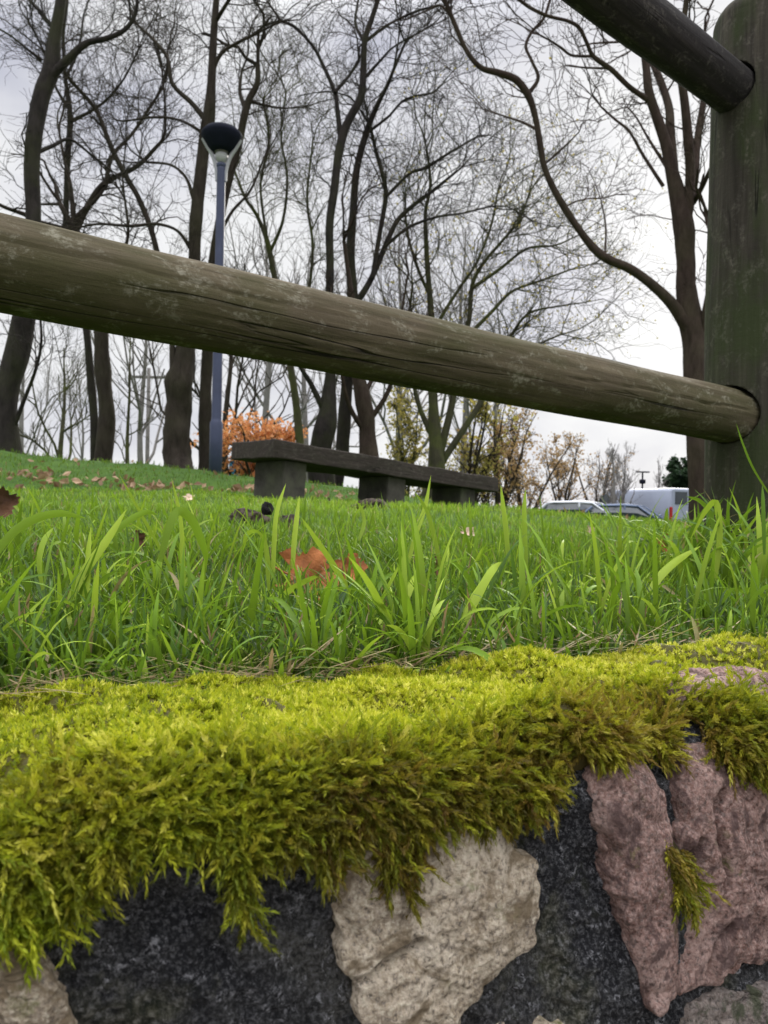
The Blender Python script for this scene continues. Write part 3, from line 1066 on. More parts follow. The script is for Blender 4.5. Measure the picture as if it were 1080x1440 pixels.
def place_log(name, me, A, B, root, roll=0.0):
    A = Vector(A); B = Vector(B)
    x = (B - A).normalized()
    z = Vector((0, 0, 1)) if abs(x.z) < .95 else Vector((0, -1, 0))
    y = z.cross(x).normalized(); z = x.cross(y)
    m = Matrix((x, y, z)).transposed().to_4x4()
    m = Matrix.Translation(A - Vector(root.location)) @ m @ Matrix.Rotation(roll, 4, 'X')
    o = bpy.data.objects.new(name, me)
    COL.objects.link(o)
    o.parent = root
    o.matrix_local = m
    return o


def build_fence():
    # lower rail
    La = at(0, 371, .79); Lb = at(1046, 590, 1.44)
    dv = Lb - La
    A = La - dv * .95; B = Lb + dv * .02
    Lr = np.linalg.norm(B - A)
    f = np.linalg.norm(La - A) / Lr
    # camera-facing side of the log is local -Y: angle about pi .. 3pi/2
    me = log_mesh('rail', Lr, .0525, .0488, 201, M['rail'],
                  groove=[(Lr * (f + .30), Lr * .985, 3.20, 3.02, .004), (Lr * (f - .08), Lr * (f + .24), 2.92, 2.96, .0022), (Lr * (f + .06), Lr * (f + .3), 3.62, 3.5, .0015)])
    lower = place_log('rail', me, A, B, fence)
    lower['label'] = 'grey brown lower rail with lichen and a long crack'
    # upper rail
    Ua = at(868, 0, 1.22); Ub = at(1035, 131, 1.43)
    du = Ub - Ua
    A2 = Ua - du * 5.2; B2 = Ub + du * .10
    me2 = log_mesh('rail', np.linalg.norm(B2 - A2), .0412, .0405, 205, M['rail_shaded'])
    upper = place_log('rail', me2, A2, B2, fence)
    upper['label'] = 'upper rail with shade painted into its wood colour'
    # post with sockets for both rails
    axis_b = pbase - np.array([0, 0, .25])
    axis_t = np.array([pbase[0] + 0.0, PD, ptop[2]])
    mp = log_mesh('post', axis_t[2] - axis_b[2], PR, PR * .985, 209, M['post'], domed=True, groove=[(.3, 1.0, 2.6, 2.75, .003), (.5, 1.15, 3.9, 3.8, .002)])
    post = place_log('post', mp, axis_b, axis_t, fence)

    def cutter(Aa, Bb, r):
        L = np.linalg.norm(Bb - Aa)
        me = log_mesh('cut', L, r, r, 300, M['post'], sides=48, rings=20, bumps=0)
        return place_log('cut', me, Aa, Bb, fence)
    cs = [cutter(Lb - dv * .25 + np.array([.004, 0, .002]), Lb + dv * .035 + np.array([.004, 0, .002]), .0535), cutter(Ua + np.array([.003, 0, .003]), Ub + du * .2 + np.array([.003, 0, .003]), .0434)]
    for c in cs:
        md = post.modifiers.new('socket', 'BOOLEAN'); md.operation = 'DIFFERENCE'; md.object = c; md.solver = 'EXACT'
    bpy.context.view_layer.update()
    dg = bpy.context.evaluated_depsgraph_get()
    nm = bpy.data.meshes.new_from_object(post.evaluated_get(dg))
    post.modifiers.clear()
    post.data = nm
    for c in cs: bpy.data.objects.remove(c, do_unlink=True)
    post['label'] = 'green stained round post with a rounded top'
    # the next post, beyond the left of the picture, carries the other ends
    pb = A.copy(); g = float(terr(np.array([pb[0]]), np.array([pb[1]]))[0])
    mp2 = log_mesh('post', A2[2] + .12 - (g - .2), PR, PR, 210, M['post'], domed=True)
    place_log('post', mp2, np.array([A[0] - .02, A[1] - .02, g - .2]), np.array([A[0] - .02, A[1] - .02, A2[2] + .12]), fence)


build_fence()

# ------------------------------------------------------------------ bench
def build_bench():
    C0 = at(386, 617, 5.1)            # near top corner
    C1 = at(702, 673, 6.9)            # far end of the front top edge
    Lv = C1 - C0; Ln = np.linalg.norm(Lv); Lx = Lv / Ln
    Wv = np.array([-Lx[1], Lx[0], 0]); Wv /= np.linalg.norm(Wv)
    Zv = np.cross(Lx, Wv)
    wid, th = .50, .125
    root = thing('bench', 'heavy dark timber slab bench on three concrete block legs in the lawn', 'bench', C0 - np.array([0, 0, .45]))
    Mx = Matrix((Vector(Lx), Vector(Wv), Vector(Zv))).transposed().to_4x4()

    def put(name, me):
        o = bpy.data.objects.new(name, me); COL.objects.link(o); o.parent = root
        o.matrix_local = Matrix.Translation(Vector(C0) - Vector(root.location)) @ Mx
        return o
    # slab: rounded weathered plank, subdivided with worn edges
    V, Fc = box(Ln / 2, wid / 2, -th / 2, Ln, wid, th, .008)
    import bmesh
    bm = bmesh.new()
    vs = [bm.verts.new(v) for v in V]
    for f in Fc: bm.faces.new([vs[i] for i in f])
    bmesh.ops.subdivide_edges(bm, edges=[e for e in bm.edges if e.calc_length() > .2], cuts=24, use_grid_fill=True)
    bm.verts.index_update()
    P = np.array([v.co for v in bm.verts])
    off = .004 * np.stack([sn(P, 9, 3), sn(P, 9, 4), sn(P, 11, 5)], -1) + .002 * np.stack([sn(P, 40, 13), sn(P, 40, 14), sn(P, 40, 15)], -1)
    for v, q in zip(bm.verts, P + off): v.co = q
    me = bpy.data.meshes.new('seat'); bm.to_mesh(me); bm.free(); me.materials.append(M['bench_top'])
    put('seat', me)
    for x in (.14 + .10, Ln * .50, Ln - .36):
        lw, lt = .34, .20
        h = .62
        V, Fc = box(x, .055 + lw / 2, -th - h / 2 + .002, lt, lw, h, .012)
        put('leg', pmesh('leg', V, Fc, M['concrete']))
        cc = C0 + Lx * x + Wv * (.055 + lw / 2)
        LEGBOX.append((cc[0], cc[1], .19))


build_bench()
build_grass()


# ------------------------------------------------------------------ street lamp
def build_lamp():
    d = 10.2
    b = at(303, 664, d); t = at(312, 236, d)
    gz = float(terr(np.array([b[0]]), np.array([d]))[0]) - .05
    root = thing('street_lamp', 'tall blue grey street lamp with a wide dark dish head on pale arms', 'street lamp', (b[0], d, gz))
    H = t[2] - gz
    mk = lambda n, prof, mat, sm=True, seg=32: obj(n, pmesh(n, *lathe(prof, seg), mat, sm), root)
    p = mk('pole', [(.085, 0), (.085, .9), (.072, .93), (.066, .96), (.056, H - .02), (.054, H + .02)], M['metal_blue'])
    mk('base_plate', [(.13, 0), (.13, .06), (.1, .075)], M['metal_blue'])
    s = d / F
    hz = H                             # arms start near the pole head
    top = at(314, 181, d)[2] - gz
    rim = at(314, 196, d)[2] - gz
    low = at(314, 215, d)[2] - gz
    mk('collar', [(.05, hz), (.062, hz + .01), (.062, hz + .05), (.045, hz + .06)], M['metal_blue'])
    mk('diffuser', [(.05, hz + .06), (.075, hz + .12), (.085, low - .04), (.075, low - .012)], M['frost'])
    # dish
    rr = 28.5 * s
    mk('dish', [(.03, low), (.13, low + .01), (.17, low + .05), (rr * .86, rim - .03), (rr, rim + .03), (rr * .985, rim + .07), (rr * .8, top - .02), (.05, top)], M['lamp_dark'], True, 48)
    mk('lamp_plate', [(.05, low - .012), (.09, low - .010), (.09, low + .02)], M['pole_grey'])
    for a in (R(4), R(184)):
        pts = np.array([[.055, 0, hz - .18], [.066, 0, hz - .02], [.11, 0, hz + .14], [.19, 0, hz + .28], [rr * .9, 0, rim + .0]])
        C = resample(pts, 18)
        c, s_ = math.cos(a), math.sin(a)
        C = np.stack([C[:, 0] * c, C[:, 0] * s_, C[:, 2]], -1)
        V, q = sweep(C[None], np.interp(np.linspace(0, 1, 18), [0, .4, 1], [.022, .026, .03])[None], 10)
        obj('arm', mesh_np('arm', V, [q], M['lamp_arm']), root)


build_lamp()


# ------------------------------------------------------------------ trees
def grow(S, D, L, Rr, levels, g, K=6, wig=.28, up=.10, kids=(5, 4, 3, 2), ratio=.58, ang=(.45, 1.0), rmin=.003, flat=1.0, tip=.45):
    out = []
    leafpts = []
    for lev in range(levels):
        n = len(S)
        if n == 0: break
        P = np.empty((n, K, 3)); T = np.empty((n, K, 3))
        p = S.copy(); d = unit(D)
        drift = g.normal(size=(n, 3)) * wig * .5
        for k in range(K):
            P[:, k] = p; T[:, k] = d
            d = unit(d + g.normal(size=(n, 3)) * wig + drift * .35 + np.array([0, 0, up]))
            p = p + d * (L / (K - 1))[:, None]
        tt = np.linspace(0, 1, K)
        Rd = np.maximum(Rr[:, None] * (1 - tt * (1 - tip))[None], rmin * .8)
        out.append((P, Rd))
        if lev >= levels - 2: leafpts.append(P[:, 2:].reshape(-1, 3))
        if lev == levels - 1: break
        m = kids[min(lev, len(kids) - 1)]
        cnt = g.poisson(m, n) + (0 if m < 2 else 1)
        par = np.repeat(np.arange(n), cnt)
        if len(par) == 0: break
        t = g.uniform(.15, 1, len(par)) ** .8 * (K - 1)
        i = np.minimum(t.astype(int), K - 2); f = (t - i)[:, None]
        S = P[par, i] * (1 - f) + P[par, i + 1] * f
        tg = T[par, i]
        pr = unit(np.cross(tg, g.normal(size=(len(par), 3))))
        th = g.uniform(*ang, len(par))[:, None]
        D = tg * np.cos(th) + pr * np.sin(th)
        rl = Rd[par, i] * (1 - f[:, 0]) + Rd[par, i + 1] * f[:, 0]
        Rr = np.maximum(rl * g.uniform(.45, .75, len(par)), rmin)
        L = L[par] * ratio * g.uniform(.55, 1.25, len(par))
    return out, leafpts


def crown_mesh(name, branches, mat, root, sides=3):
    VV, QQ, off = [], [], 0
    for P, Rd in branches:
        V, q = sweep(P, Rd, sides if Rd.max() < .03 else 5)
        VV.append(V); QQ.append(q + off); off += len(V)
    return part(name, np.concatenate(VV), [np.concatenate(QQ)], mat, root)


def leaf_cards(pts, size, g, jitter=.05):
    """many small folded leaves (4 verts) around pts"""
    n = len(pts)
    c = pts + g.normal(size=(n, 3)) * jitter
    a = unit(g.normal(size=(n, 3))); b = unit(np.cross(a, g.normal(size=(n, 3)))); nn = np.cross(a, b)
    s = (size * g.uniform(.6, 1.3, n))[:, None]
    V = np.stack([c - a * s * .5, c + b * s * .33 + nn * s * .12, c + a * s * .5, c - b * s * .33 + nn * s * .12], 1)
    q = np.arange(n * 4).reshape(-1, 4)
    return V.reshape(-1, 3), q, np.repeat(np.clip(.5 + .28 * g.normal(size=n), 0, 1), 4)


def limb_pts(pts, depth, lean, n=None, seed=0):
    """pixel polyline (x, y, width px) -> centre points and radii; the limb leans lean metres away over its length"""
    a = np.array(pts, float)
    m = len(a)
    fr = np.linspace(0, 1, m)
    C = np.array([at(x, y, depth + lean * f) for (x, y, w), f in zip(a, fr)])
    r = a[:, 2] * .44 / F * depth
    n = n or max(8, m * 5)
    Cr = resample(np.column_stack([C, r]), n)
    C, r = Cr[:, :3], np.maximum(Cr[:, 3], .002)
    C = C + .25 * r[:, None] * np.stack([sn(C, 3.2, seed + 1), sn(C, 3.2, seed + 2), np.zeros(n)], -1)
    return C, r


TREES = 'bare trees standing along the top of the grass bank'


def pix_tree(name, label, depth, trunk, limbs, mat, seed, twig=14, tlen=1.1, levels=3, kids=(4, 3, 2), leaf=None, nleaf=0, rmin=.003, group=TREES, cat='tree', up=.06, lsize=.06, twig_trunk=.25, wig=.3, rough=.11):
    g = np.random.default_rng(seed)
    x0, y0, w0 = trunk[0]
    bx = at(x0, y0, depth)
    gz = float(terr(np.array([bx[0]]), np.array([depth]))[0])
    root = thing(name, label, cat, (bx[0], depth, gz), group)
    C, r = limb_pts(trunk, depth, 0, seed=seed)
    # run the trunk down into the ground with a flared foot
    if C[0, 2] > gz:
        foot = np.array([[C[0, 0] * 1.0, depth, gz - .1], [C[0, 0], depth, gz + (C[0, 2] - gz) * .4]])
        C = np.vstack([foot, C]); r = np.concatenate([[r[0] * 1.35, r[0] * 1.08], r])
    V, q = sweep(C[None], r[None], 16)
    if rough:
        n_ = V - np.repeat(C, 16, 0)
        V = V + unit(n_) * (rough * np.repeat(r, 16)[:, None] * fbm(V, 7, seed + 9, 3)[:, None] * np.clip(1.5 - .25 * (V[:, 2:3] - gz), 0, 1))
    tips = [len(V) - 16 + k for k in range(16)]
    part('trunk', V, [q], mat, root)
    allS = [(C, r, twig * twig_trunk)]
    for i, lm in enumerate(limbs):
        lean = g.uniform(-.8, .8)
        Cl, rl = limb_pts(lm, depth, lean, seed=seed + 20 + i)
        V, q = sweep(Cl[None], rl[None], 8)
        part('limb', V, [q], mat, root)
        allS.append((Cl, rl, twig))
    S, D, L, Rr = [], [], [], []
    for Cl, rl, dens in allS:
        seg = np.linalg.norm(np.diff(Cl, axis=0), axis=1)
        ln = seg.sum()
        m = int(dens * ln * .46)
        for _ in range(m):
            f = g.uniform(.2, 1) ** .7
            i = min(int(f * (len(Cl) - 1)), len(Cl) - 2)
            if Cl[i, 2] < gz + 1.6 and dens < twig: continue
            t = unit(Cl[i + 1] - Cl[i])
            pr = unit(np.cross(t, g.normal(size=3)))
            th = g.uniform(.5, 1.15)
            S.append(Cl[i]); D.append(t * math.cos(th) + pr * math.sin(th) + np.array([0, 0, .15]))
            L.append(tlen * g.uniform(.4, 1.25)); Rr.append(min(rl[i] * .45, .003 + .009 * g.random() + .003 * tlen))
        # keep the tip growing
        t = unit(Cl[-1] - Cl[-2])
        for _ in range(3):
            S.append(Cl[-1]); D.append(t + g.normal(size=3) * .35); L.append(tlen * g.uniform(.7, 1.3)); Rr.append(rl[-1] * .8)
    br, lp = grow(np.array(S), np.array(D), np.array(L), np.array(Rr), levels, g, 6, wig, up, kids, .6, rmin=rmin)
    crown_mesh('crown', br, mat, root)
    if nleaf and leaf is not None:
        pool = np.concatenate(lp)
        V, q, tn = leaf_cards(pool[g.integers(0, len(pool), nleaf)], lsize, g)
        part('foliage', V, [q], leaf, root, attrs={'tint': tn}, smooth=False)
    return root


pix_tree('bare_tree', 'dark thick trunked bare tree at the left edge bending over the rail', 10.0,
         [(4, 650, 44), (14, 560, 38), (25, 480, 36), (40, 400, 30), (47, 320, 25), (46, 240, 24), (50, 180, 24), (58, 130, 26), (71, 95, 27), (76, 55, 20), (82, 20, 17), (90, -40, 14), (95, -110, 10)],
         [[(72, 108, 15), (95, 85, 13), (120, 62, 10), (150, 54, 8), (175, 42, 7), (190, 20, 6), (193, -10, 5), (185, -60, 4)],
          [(15, 612, 9), (35, 560, 6), (50, 520, 5), (58, 480, 4), (55, 430, 3)],
          [(60, 85, 6), (40, 70, 4), (15, 50, 3), (-12, 35, 3)], [(52, 215, 7), (75, 205, 6), (98, 196, 5), (125, 215, 4), (150, 235, 3)],
          [(78, 45, 8), (60, 20, 6), (35, -10, 5), (20, -60, 4)], [(90, -30, 9), (115, -70, 7), (140, -110, 5)]],
         M['bark_dark'], 301, 11, 1.0)
pix_tree('bare_tree', 'bare tree with a straight trunk right of the slim dark one, forking above the rail', 13.0,
         [(148, 660, 27), (147, 560, 25), (145, 470, 23), (138, 420, 19), (122, 355, 15), (106, 325, 13)],
         [[(106, 328, 12), (125, 290, 10), (148, 258, 9), (190, 235, 7), (215, 210, 6), (230, 190, 5), (232, 150, 4), (228, 100, 3)],
          [(106, 322, 9), (99, 262, 7), (92, 232, 5), (84, 190, 4)], [(148, 262, 8), (158, 220, 6), (185, 190, 5), (205, 160, 5), (230, 118, 4), (236, 70, 3)],
          [(140, 430, 9), (165, 380, 7), (180, 330, 5), (176, 280, 4)]],
         M['bark_brown'], 302, 10, 1.2)
pix_tree('bare_tree', 'slim dark bare tree winding up just left of the straight trunked tree', 13.6,
         [(134, 662, 13), (131, 560, 12), (118, 450, 10), (97, 380, 10), (91, 320, 9), (94, 240, 9), (98, 170, 9), (92, 110, 6), (90, 50, 5), (95, 0, 4), (92, -60, 3)],
         [[(98, 172, 7), (125, 158, 5), (150, 140, 4), (175, 110, 3), (195, 70, 3)], [(94, 150, 5), (75, 115, 4), (60, 70, 3), (40, 30, 3)], [(92, 110, 5), (110, 70, 4), (118, 20, 3)]],
         M['bark_dark'], 303, 12, 1.1)
pix_tree('bare_tree', 'stout rough barked bare tree directly left of the lamp post', 11.4,
         [(250, 668, 54), (248, 640, 46), (250, 590, 42), (254, 540, 39), (262, 480, 32), (268, 420, 27), (273, 340, 21), (281, 270, 19), (287, 210, 20), (292, 170, 21), (296, 120, 14), (300, 60, 12), (305, 0, 10), (310, -60, 8)],
         [[(244, 540, 14), (242, 490, 10), (240, 455, 9), (234, 410, 8), (222, 355, 9), (212, 318, 9), (195, 278, 9), (175, 245, 9), (155, 205, 8), (138, 160, 7), (115, 130, 6), (98, 112, 5), (82, 85, 4)],
          [(291, 172, 10), (270, 145, 8), (243, 118, 7), (235, 80, 6), (210, 50, 5), (190, 30, 4), (180, 0, 3)],
          [(298, 102, 8), (312, 75, 6), (335, 60, 5), (365, 45, 4), (395, 30, 3)], [(273, 280, 7), (262, 250, 5), (240, 232, 4), (205, 228, 4)],
          [(270, 352, 8), (250, 325, 5), (220, 315, 5), (185, 318, 5), (140, 315, 4), (110, 320, 3)], [(286, 187, 6), (255, 170, 4), (220, 165, 4), (170, 170, 3), (155, 160, 2)],
          [(303, 30, 7), (325, -5, 5), (350, -40, 4)]],
         M['bark_brown'], 304, 11, 1.1, rough=.28)
pix_tree('bare_tree', 'bare tree leaning out behind the lamp post with a broken stub at its top', 11.9,
         [(284, 665, 25), (289, 580, 20), (292, 480, 16), (297, 380, 14), (308, 310, 14), (322, 250, 13), (335, 200, 12), (342, 165, 12), (350, 140, 11), (362, 118, 9), (363, 92, 8)],
         [[(346, 155, 8), (338, 130, 6), (340, 100, 4)], [(350, 142, 5), (372, 148, 4), (398, 152, 3), (430, 150, 2)], [(300, 350, 7), (325, 300, 5), (352, 268, 4), (372, 220, 3)]],
         M['bark_brown'], 305, 6, 1.1)
pix_tree('bare_tree', 'thin green tinged bare tree right of the lamp post', 15.0,
         [(425, 672, 15), (415, 560, 12), (395, 440, 10), (380, 355, 9), (362, 305, 6), (345, 278, 5), (330, 240, 3)],
         [[(388, 400, 7), (374, 330, 5), (366, 260, 4), (378, 200, 4), (370, 140, 3)], [(405, 500, 8), (430, 430, 6), (440, 350, 5), (432, 280, 4), (440, 200, 3)], [(380, 355, 6), (398, 310, 5), (404, 250, 4), (395, 190, 3), (402, 130, 3)]],
         M['bark_green'], 306, 14, 1.3, rmin=.0035)
pix_tree('bare_tree', 'dark bare tree with a bold sinuous trunk forking in the middle of the picture', 12.0,
         [(452, 680, 40), (455, 620, 34), (460, 575, 27), (464, 520, 18), (463, 440, 14), (464, 360, 13), (466, 300, 13), (472, 240, 13), (480, 200, 14), (490, 170, 13), (508, 135, 12), (512, 95, 10), (514, 55, 9), (524, 25, 8), (535, -10, 7), (545, -60, 5)],
         [[(480, 195, 10), (474, 155, 8), (470, 130, 7), (455, 95, 6), (440, 65, 5), (415, 38, 5), (395, 28, 4), (378, 5, 3)], [(471, 130, 6), (490, 108, 5), (505, 85, 5)],
          [(514, 58, 6), (545, 35, 4), (580, 18, 4), (612, 8, 3)], [(513, 60, 6), (500, 35, 5), (502, 10, 4), (508, -20, 3)], [(511, 112, 6), (535, 85, 4), (555, 65, 3), (600, 40, 3)],
          [(460, 590, 12), (440, 545, 9), (425, 520, 7), (400, 480, 5), (385, 430, 3)], [(395, 28, 3), (370, 38, 3), (345, 55, 2)]],
         M['bark_dark'], 307, 10, 1.1)
pix_tree('bare_tree', 'bare tree just right of the sinuous one with a tangle of crossing limbs', 13.0,
         [(472, 680, 24), (482, 600, 21), (490, 520, 19), (495, 420, 17), (493, 340, 14), (496, 290, 12), (503, 230, 11), (515, 185, 10), (530, 150, 8), (545, 120, 6), (555, 95, 5), (570, 60, 4)],
         [[(502, 425, 12), (520, 395, 10), (545, 340, 9), (560, 310, 8), (580, 290, 7), (600, 275, 6), (625, 255, 5), (650, 235, 3)], [(523, 392, 9), (532, 340, 8), (543, 280, 8), (540, 250, 7), (530, 215, 6), (522, 180, 5)],
          [(543, 277, 6), (575, 245, 5), (600, 235, 5), (640, 210, 4), (675, 190, 3)], [(515, 187, 6), (545, 165, 4), (570, 140, 4), (610, 130, 3)], [(540, 348, 6), (575, 320, 5), (615, 305, 4), (650, 300, 3), (690, 290, 3)],
          [(525, 160, 5), (550, 110, 4), (560, 60, 3)]],
         M['bark_dark'], 308, 13, 1.2)
pix_tree('bare_tree', 'reddish brown trunked tree rising behind the middle of the bench', 12.5,
         [(524, 690, 34), (520, 650, 30), (515, 600, 28), (508, 555, 24), (503, 510, 18), (499, 460, 13), (492, 400, 9), (484, 340, 6)],
         [[(519, 592, 10), (540, 560, 8), (552, 530, 7), (557, 500, 6), (565, 440, 4), (575, 380, 3)], [(516, 612, 10), (495, 580, 8), (484, 545, 6), (478, 500, 5), (470, 450, 4)],
          [(510, 560, 9), (530, 520, 7), (545, 490, 6), (565, 455, 4)]],
         M['bark_red'], 309, 9, 1.0)
pix_tree('bare_tree', 'green barked many stemmed tree above the right half of the bench with few yellow leaves', 14.0,
         [(612, 700, 40), (613, 645, 28), (610, 600, 20), (607, 540, 14), (606, 460, 11), (604, 400, 9), (600, 350, 8), (598, 300, 6), (605, 260, 5), (600, 210, 4)],
         [[(618, 645, 14), (630, 590, 12), (640, 540, 11), (650, 490, 9), (660, 450, 8), (665, 400, 7), (680, 370, 6), (705, 340, 5), (730, 310, 4), (745, 270, 3)],
          [(652, 480, 8), (690, 440, 6), (720, 410, 5), (760, 395, 4), (800, 380, 3)], [(607, 467, 7), (630, 430, 6), (650, 400, 5), (670, 370, 4), (690, 320, 4), (700, 270, 3)],
          [(618, 655, 12), (655, 600, 10), (680, 560, 9), (700, 510, 7), (720, 470, 5), (745, 440, 4), (790, 430, 3), (825, 425, 2)], [(606, 420, 6), (585, 370, 5), (572, 320, 4), (570, 270, 3)],
          [(665, 405, 6), (700, 380, 5), (740, 350, 4), (780, 345, 3), (815, 330, 2)], [(610, 620, 10), (590, 570, 8), (580, 520, 6), (575, 460, 5), (580, 400, 4)], [(640, 540, 7), (690, 500, 5), (740, 490, 4), (790, 470, 3)]],
         M['bark_green'], 310, 13, 1.3, leaf=M['leaf_yellow'], nleaf=1500, rmin=.0032, lsize=.055)
pix_tree('bare_tree', 'big brown bare tree beside the fence post with one long limb reaching left', 9.6,
         [(992, 740, 54), (988, 660, 45), (985, 600, 44), (978, 520, 40), (972, 470, 38), (965, 420, 31), (962, 360, 30), (960, 320, 30), (955, 280, 27), (945, 240, 20), (937, 205, 17), (925, 170, 15), (912, 130, 14), (908, 95, 12), (903, 60, 10), (898, 20, 9), (895, -40, 7)],
         [[(972, 470, 24), (945, 430, 18), (915, 400, 15), (885, 378, 14), (855, 365, 14), (835, 350, 13), (815, 325, 11), (795, 295, 11), (778, 265, 10), (765, 235, 9), (758, 200, 10), (752, 165, 9), (742, 135, 11), (725, 113, 11), (700, 103, 10), (675, 95, 8), (655, 70, 7), (640, 35, 7), (628, 5, 6), (615, -25, 5)],
          [(742, 134, 8), (757, 110, 6), (748, 85, 5), (740, 65, 5), (748, 45, 5), (765, 25, 5), (775, -5, 4)], [(640, 30, 5), (620, 8, 4), (600, 15, 3), (570, 28, 2)], [(755, 182, 5), (735, 172, 4), (708, 163, 3)],
          [(962, 340, 18), (968, 290, 16), (970, 240, 15), (967, 200, 15), (963, 150, 13), (958, 110, 12), (955, 75, 11), (960, 40, 9), (965, 0, 8), (970, -40, 6)],
          [(968, 310, 13), (978, 250, 12), (980, 210, 12), (985, 170, 11), (990, 130, 9), (993, 95, 8), (990, 50, 6)],
          [(950, 265, 15), (942, 190, 15), (940, 150, 13), (928, 110, 12), (918, 88, 11), (905, 66, 9)],
          [(911, 140, 9), (885, 122, 8), (860, 98, 8), (835, 80, 7), (825, 60, 6), (815, 40, 6), (800, 30, 5), (770, 22, 5), (745, 10, 5), (725, -5, 5)],
          [(835, 79, 5), (805, 78, 4), (790, 68, 4), (775, 58, 3), (760, 50, 3)], [(857, 96, 4), (825, 95, 3), (795, 92, 2)],
          [(932, 262, 6), (905, 220, 5), (885, 185, 4), (865, 168, 4), (845, 150, 3)], [(938, 235, 6), (912, 195, 4), (895, 165, 3), (882, 150, 3)],
          [(984, 490, 17), (992, 445, 14), (1000, 400, 11), (1004, 350, 8)], [(975, 285, 8), (988, 262, 7), (1003, 230, 6)], [(765, 232, 4), (795, 205, 3), (815, 185, 2)], [(850, 365, 4), (852, 320, 3), (845, 280, 2)]],
         M['bark_red'], 311, 3.6, .95, rmin=.0035, twig_trunk=.5)


def rand_tree(name, label, px, py_top, depth, base_r, mat, seed, stems=1, spread=.25, leaf=None, nleaf=0, lsize=.08, group=None, kids=(9, 6, 4, 3), levels=4, fork=.45, rmin=.006, cat='tree', wig=.2, up=.12, tilt=0.0, ratio=.5):
    g = np.random.default_rng(seed)
    b = at(px, 700, depth)
    gz = float(terr(np.array([b[0]]), np.array([depth]))[0])
    H = at(px, py_top, depth)[2] - gz
    root = thing(name, label, cat, (b[0], depth, gz), group)
    P0, R0 = [], []
    for i in range(stems):
        n = 14
        t = np.linspace(0, 1, n)
        a = g.uniform(0, 6.28)
        off = spread * H * (t ** 1.3) * (.3 + .7 * g.random()) * (0 if stems == 1 else 1)
        C = np.stack([b[0] + off * math.cos(a) + tilt * H * t ** 1.5, depth + off * math.sin(a), gz - .1 + (H * .82 + .1) * t * g.uniform(.85, 1)], -1)
        C = C + (.02 * H * t)[:, None] * np.stack([sn(C, 4.0 / H * 3, seed + i), sn(C, 4.0 / H * 3, seed + 7 + i), 0 * t], -1)
        r = base_r * (1 - .86 * t) * np.interp(t, [0, .06], [1.35, 1])
        V, q = sweep(C[None], r[None], 10)
        part('trunk' if i == 0 else 'stem', V, [q], mat, root)
        P0.append(C); R0.append(r)
    S, D, L, Rr = [], [], [], []
    for C, r in zip(P0, R0):
        for _ in range(int(kids[0] * (2 if stems == 1 else 1.1))):
            f = g.uniform(.22 if stems == 1 else .08, 1)
            i = min(int(f * (len(C) - 1)), len(C) - 2)
            az = g.uniform(0, 6.28)
            th = g.uniform(.45, 1.0)
            S.append(C[i]); D.append(np.array([math.cos(az) * math.sin(th), math.sin(az) * math.sin(th), math.cos(th)]))
            L.append(H * (fork * (1.1 - .75 * f)) * g.uniform(.6, 1.15)); Rr.append(max(r[i] * g.uniform(.35, .6), rmin))
    br, lp = grow(np.array(S), np.array(D), np.array(L), np.array(Rr), levels - 1, g, 6, wig, up, kids[1:], ratio, (.35, .9), rmin)
    crown_mesh('crown', br, mat, root)
    if nleaf:
        pool = np.concatenate(lp)
        V, q, tn = leaf_cards(pool[g.integers(0, len(pool), nleaf)], lsize, g, .08)
        part('foliage', V, [q], leaf, root, attrs={'tint': tn}, smooth=False)
    return root


FAR = 'paler bare trees farther off behind the bank'
far_specs = [
    (30, 330, 24, .10, 'bark_far', 'distant bare tree behind the left edge trunk'),
    (84, 380, 21, .11, 'bark_green', 'slight forked bare tree low between the two leftmost big trunks'),
    (200, 230, 25, .13, 'bark_far', 'distant bare tree filling the gap left of the rough barked trunk'),
    (370, 150, 24, .15, 'bark_far', 'distant bare tree with a fine grey crown between lamp and middle trunks'),
    (430, 220, 27, .15, 'bark_far', 'distant bare tree above the orange tree'),
    (560, 190, 25, .15, 'bark_far', 'distant bare tree with a hazy crown over the middle of the bench'),
    (650, 230, 26, .14, 'bark_far', 'distant bare tree behind the green barked many stemmed tree'),
    (700, 330, 24, .12, 'bark_far', 'distant bare tree reaching out furthest right toward the open sky'),
    (318, 230, 22, .13, 'bark_brown', 'distant bare tree just right of the lamp pole'),
    (112, 420, 23, .07, 'bark_far', 'thin distant sapling beside the straight trunked tree'),
]
for i, (px, yt, d, r, mt, lb) in enumerate(far_specs):
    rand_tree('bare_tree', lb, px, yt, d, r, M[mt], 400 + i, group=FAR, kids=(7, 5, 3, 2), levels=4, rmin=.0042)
rand_tree('bare_tree', 'very slender straight sapling left of the rough barked trunk', 180, 400, 17, .065, M['bark_green'], 450, group=FAR, kids=(5, 3, 2, 2), fork=.2)

